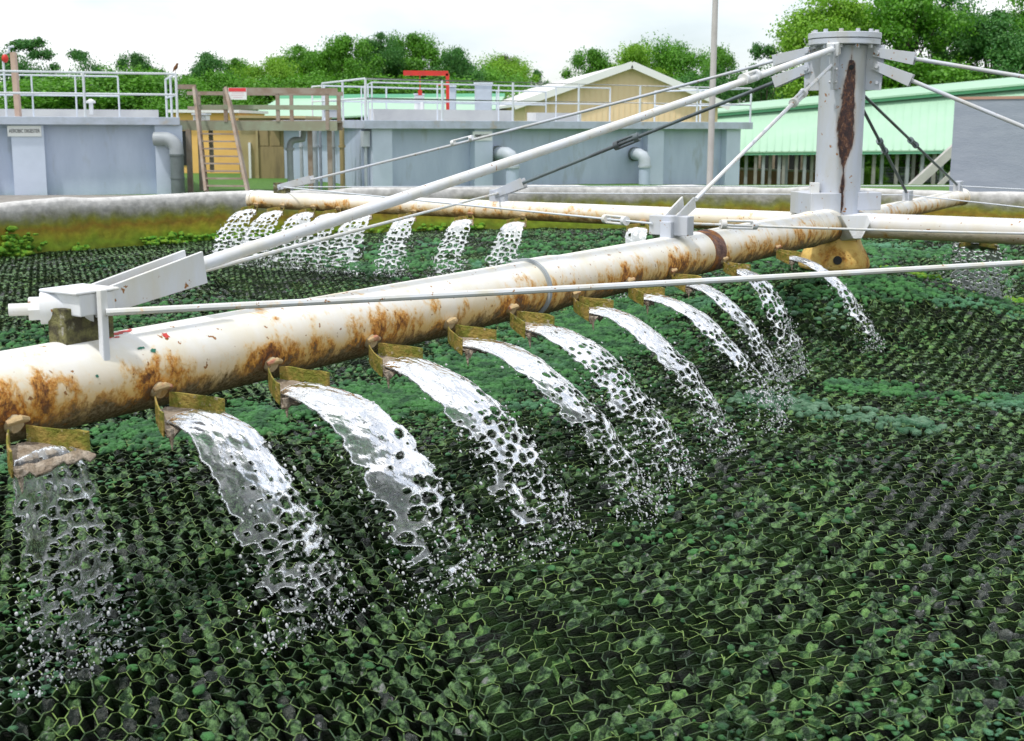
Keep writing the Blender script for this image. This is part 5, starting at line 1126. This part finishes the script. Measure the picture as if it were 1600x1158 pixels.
def place_tree(variant, x, ytop, Y, wpx, leafm, label, rot=0.):
    tb, V, Q, cache = TM[variant]; H0 = {'round': 9, 'tall': 13, 'airy': 9, 'wide': 8}[variant]; W0 = {'round': 7.5, 'tall': 8.5, 'airy': 6.5, 'wide': 10}[variant]
    X = XY(x, Y); zg = float(gz(X, Y)); top = ony(x, ytop, Y).z; sz = (top-zg)/H0/1.03; sx = wpx/FPX*Y/W0*.93
    t = thing('tree', (X, Y, zg), label, 'tree', 'trees behind the plant')
    key = leafm
    if key not in cache:
        o1 = tb.build('trunk', M['bark'], None, smooth=True); o2 = npmesh('crown', V, Q, M[leafm]); cache[key] = (o1, o2); first = True
    else: first = False
    o1, o2 = cache[key]
    if not first:
        o1, o2 = o1.copy(), o2.copy(); C.objects.link(o1); C.objects.link(o2)
    t.scale = (sx, sx, sz); t.rotation_euler[2] = rot
    for o in (o1, o2): o.parent = t; o.matrix_parent_inverse = Matrix.Identity(4); o.location = (0, 0, 0)
trees = [
 ('airy', 22, 62, 70, 150, 'leafC', 'dark airy tree at the far left edge above the digester rail'),
 ('airy', 66, 78, 74, 90, 'leafC', 'small dark tree behind the lamp, second from the left'),
 ('airy', 140, 80, 68, 100, 'leafC', 'dark tree with loose spreading top above the digester roof'),
 ('round', 216, 92, 76, 80, 'leafC', 'dark pointed tree between the loose tree and the bird'),
 ('wide', 120, 128, 62, 330, 'leafA', 'low green hedge-like tree directly behind the digester rail'),
 ('wide', 235, 118, 64, 190, 'leafA', 'low light green bush tree behind the bird post'),
 ('round', 325, 90, 74, 85, 'leafC', 'blue green round tree above the left end of the walkway'),
 ('round', 372, 98, 80, 70, 'leafA', 'narrow tree right of the blue green round tree'),
 ('wide', 420, 100, 78, 120, 'leafB', 'light green rounded tree above the middle of the walkway'),
 ('tall', 470, 72, 84, 110, 'leafA', 'taller tree rising behind the right half of the walkway'),
 ('round', 535, 62, 82, 110, 'leafA', 'broad tree at the left end of the clarifier railing'),
 ('tall', 590, 50, 86, 90, 'leafC', 'tall dark tree left of the red hoist'),
 ('round', 650, 58, 88, 110, 'leafA', 'broad green tree behind the red hoist'),
 ('round', 712, 80, 84, 80, 'leafC', 'dark green tree just right of the red hoist'),
 ('wide', 790, 94, 150, 120, 'leafB', 'yellow green round tree left of the cream gable roof'),
 ('round', 783, 90, 160, 60, 'leafD', 'purple leaved treetop peeping over the yellow green tree'),
 ('airy', 842, 106, 150, 50, 'leafC', 'small dark tree at the gap before the cream roof'),
 ('wide', 600, 128, 76, 360, 'leafA', 'long low belt of leaves behind the mint roof'),
 ('wide', 330, 122, 72, 170, 'leafA', 'leafy belt filling in behind the left end of the walkway'),
 ('wide', 560, 92, 92, 260, 'leafA', 'broad leafy mass joining the crowns left of the red hoist'),
 ('wide', 720, 104, 90, 200, 'leafA', 'broad leafy mass joining the crowns right of the red hoist'),
 ('wide', 452, 128, 76, 240, 'leafA', 'low leaf belt behind the timber walkway'),
 ('round', 925, 80, 150, 90, 'leafA', 'rounded tree touching the left slope of the cream gable'),
 ('round', 985, 72, 152, 110, 'leafB', 'lighter tree right behind the peak of the cream gable'),
 ('wide', 1050, 70, 155, 140, 'leafA', 'wide green tree right of the gable peak'),
 ('round', 1118, 76, 92, 85, 'leafA', 'rounded tree behind the light pole'),
 ('wide', 1090, 120, 88, 170, 'leafC', 'low dark foliage between the gable and the light pole'),
 ('airy', 1190, 62, 86, 90, 'leafC', 'dark airy tree left of the column head'),
 ('tall', 1290, -25, 84, 170, 'leafB', 'tall yellow green tree directly behind the column head'),
 ('tall', 1390, -45, 88, 190, 'leafA', 'tall mid green tree right of the column head'),
 ('tall', 1460, -20, 92, 150, 'leafC', 'dark tall tree with sky gaps above the green shed'),
 ('tall', 1545, 5, 86, 170, 'leafC', 'dark branching tree above the blue tank wall'),
 ('tall', 1620, -30, 90, 150, 'leafA', 'tall tree cut by the right edge of the photo'),
 ('wide', 1215, 118, 90, 170, 'leafC', 'low dark tree between the light pole and the column'),
 ('wide', 1430, 95, 86, 330, 'leafA', 'dense green lower foliage above the green shed roof'),
 ('wide', 1180, 225, 90, 110, 'leafB', 'bright green bush seen under the left end of the open shed'),
 ('wide', 1380, 214, 96, 200, 'leafC', 'dark foliage seen under the open shed right of the column'),
 ('wide', 1362, 258, 76, 50, 'leafB', 'small bright green bush under the shed, right of the column'),
]
for i, (v_, x, yt, Y, w, lm, lab) in enumerate(trees): place_tree(v_, x, yt, Y, w, lm, lab, i*1.3)
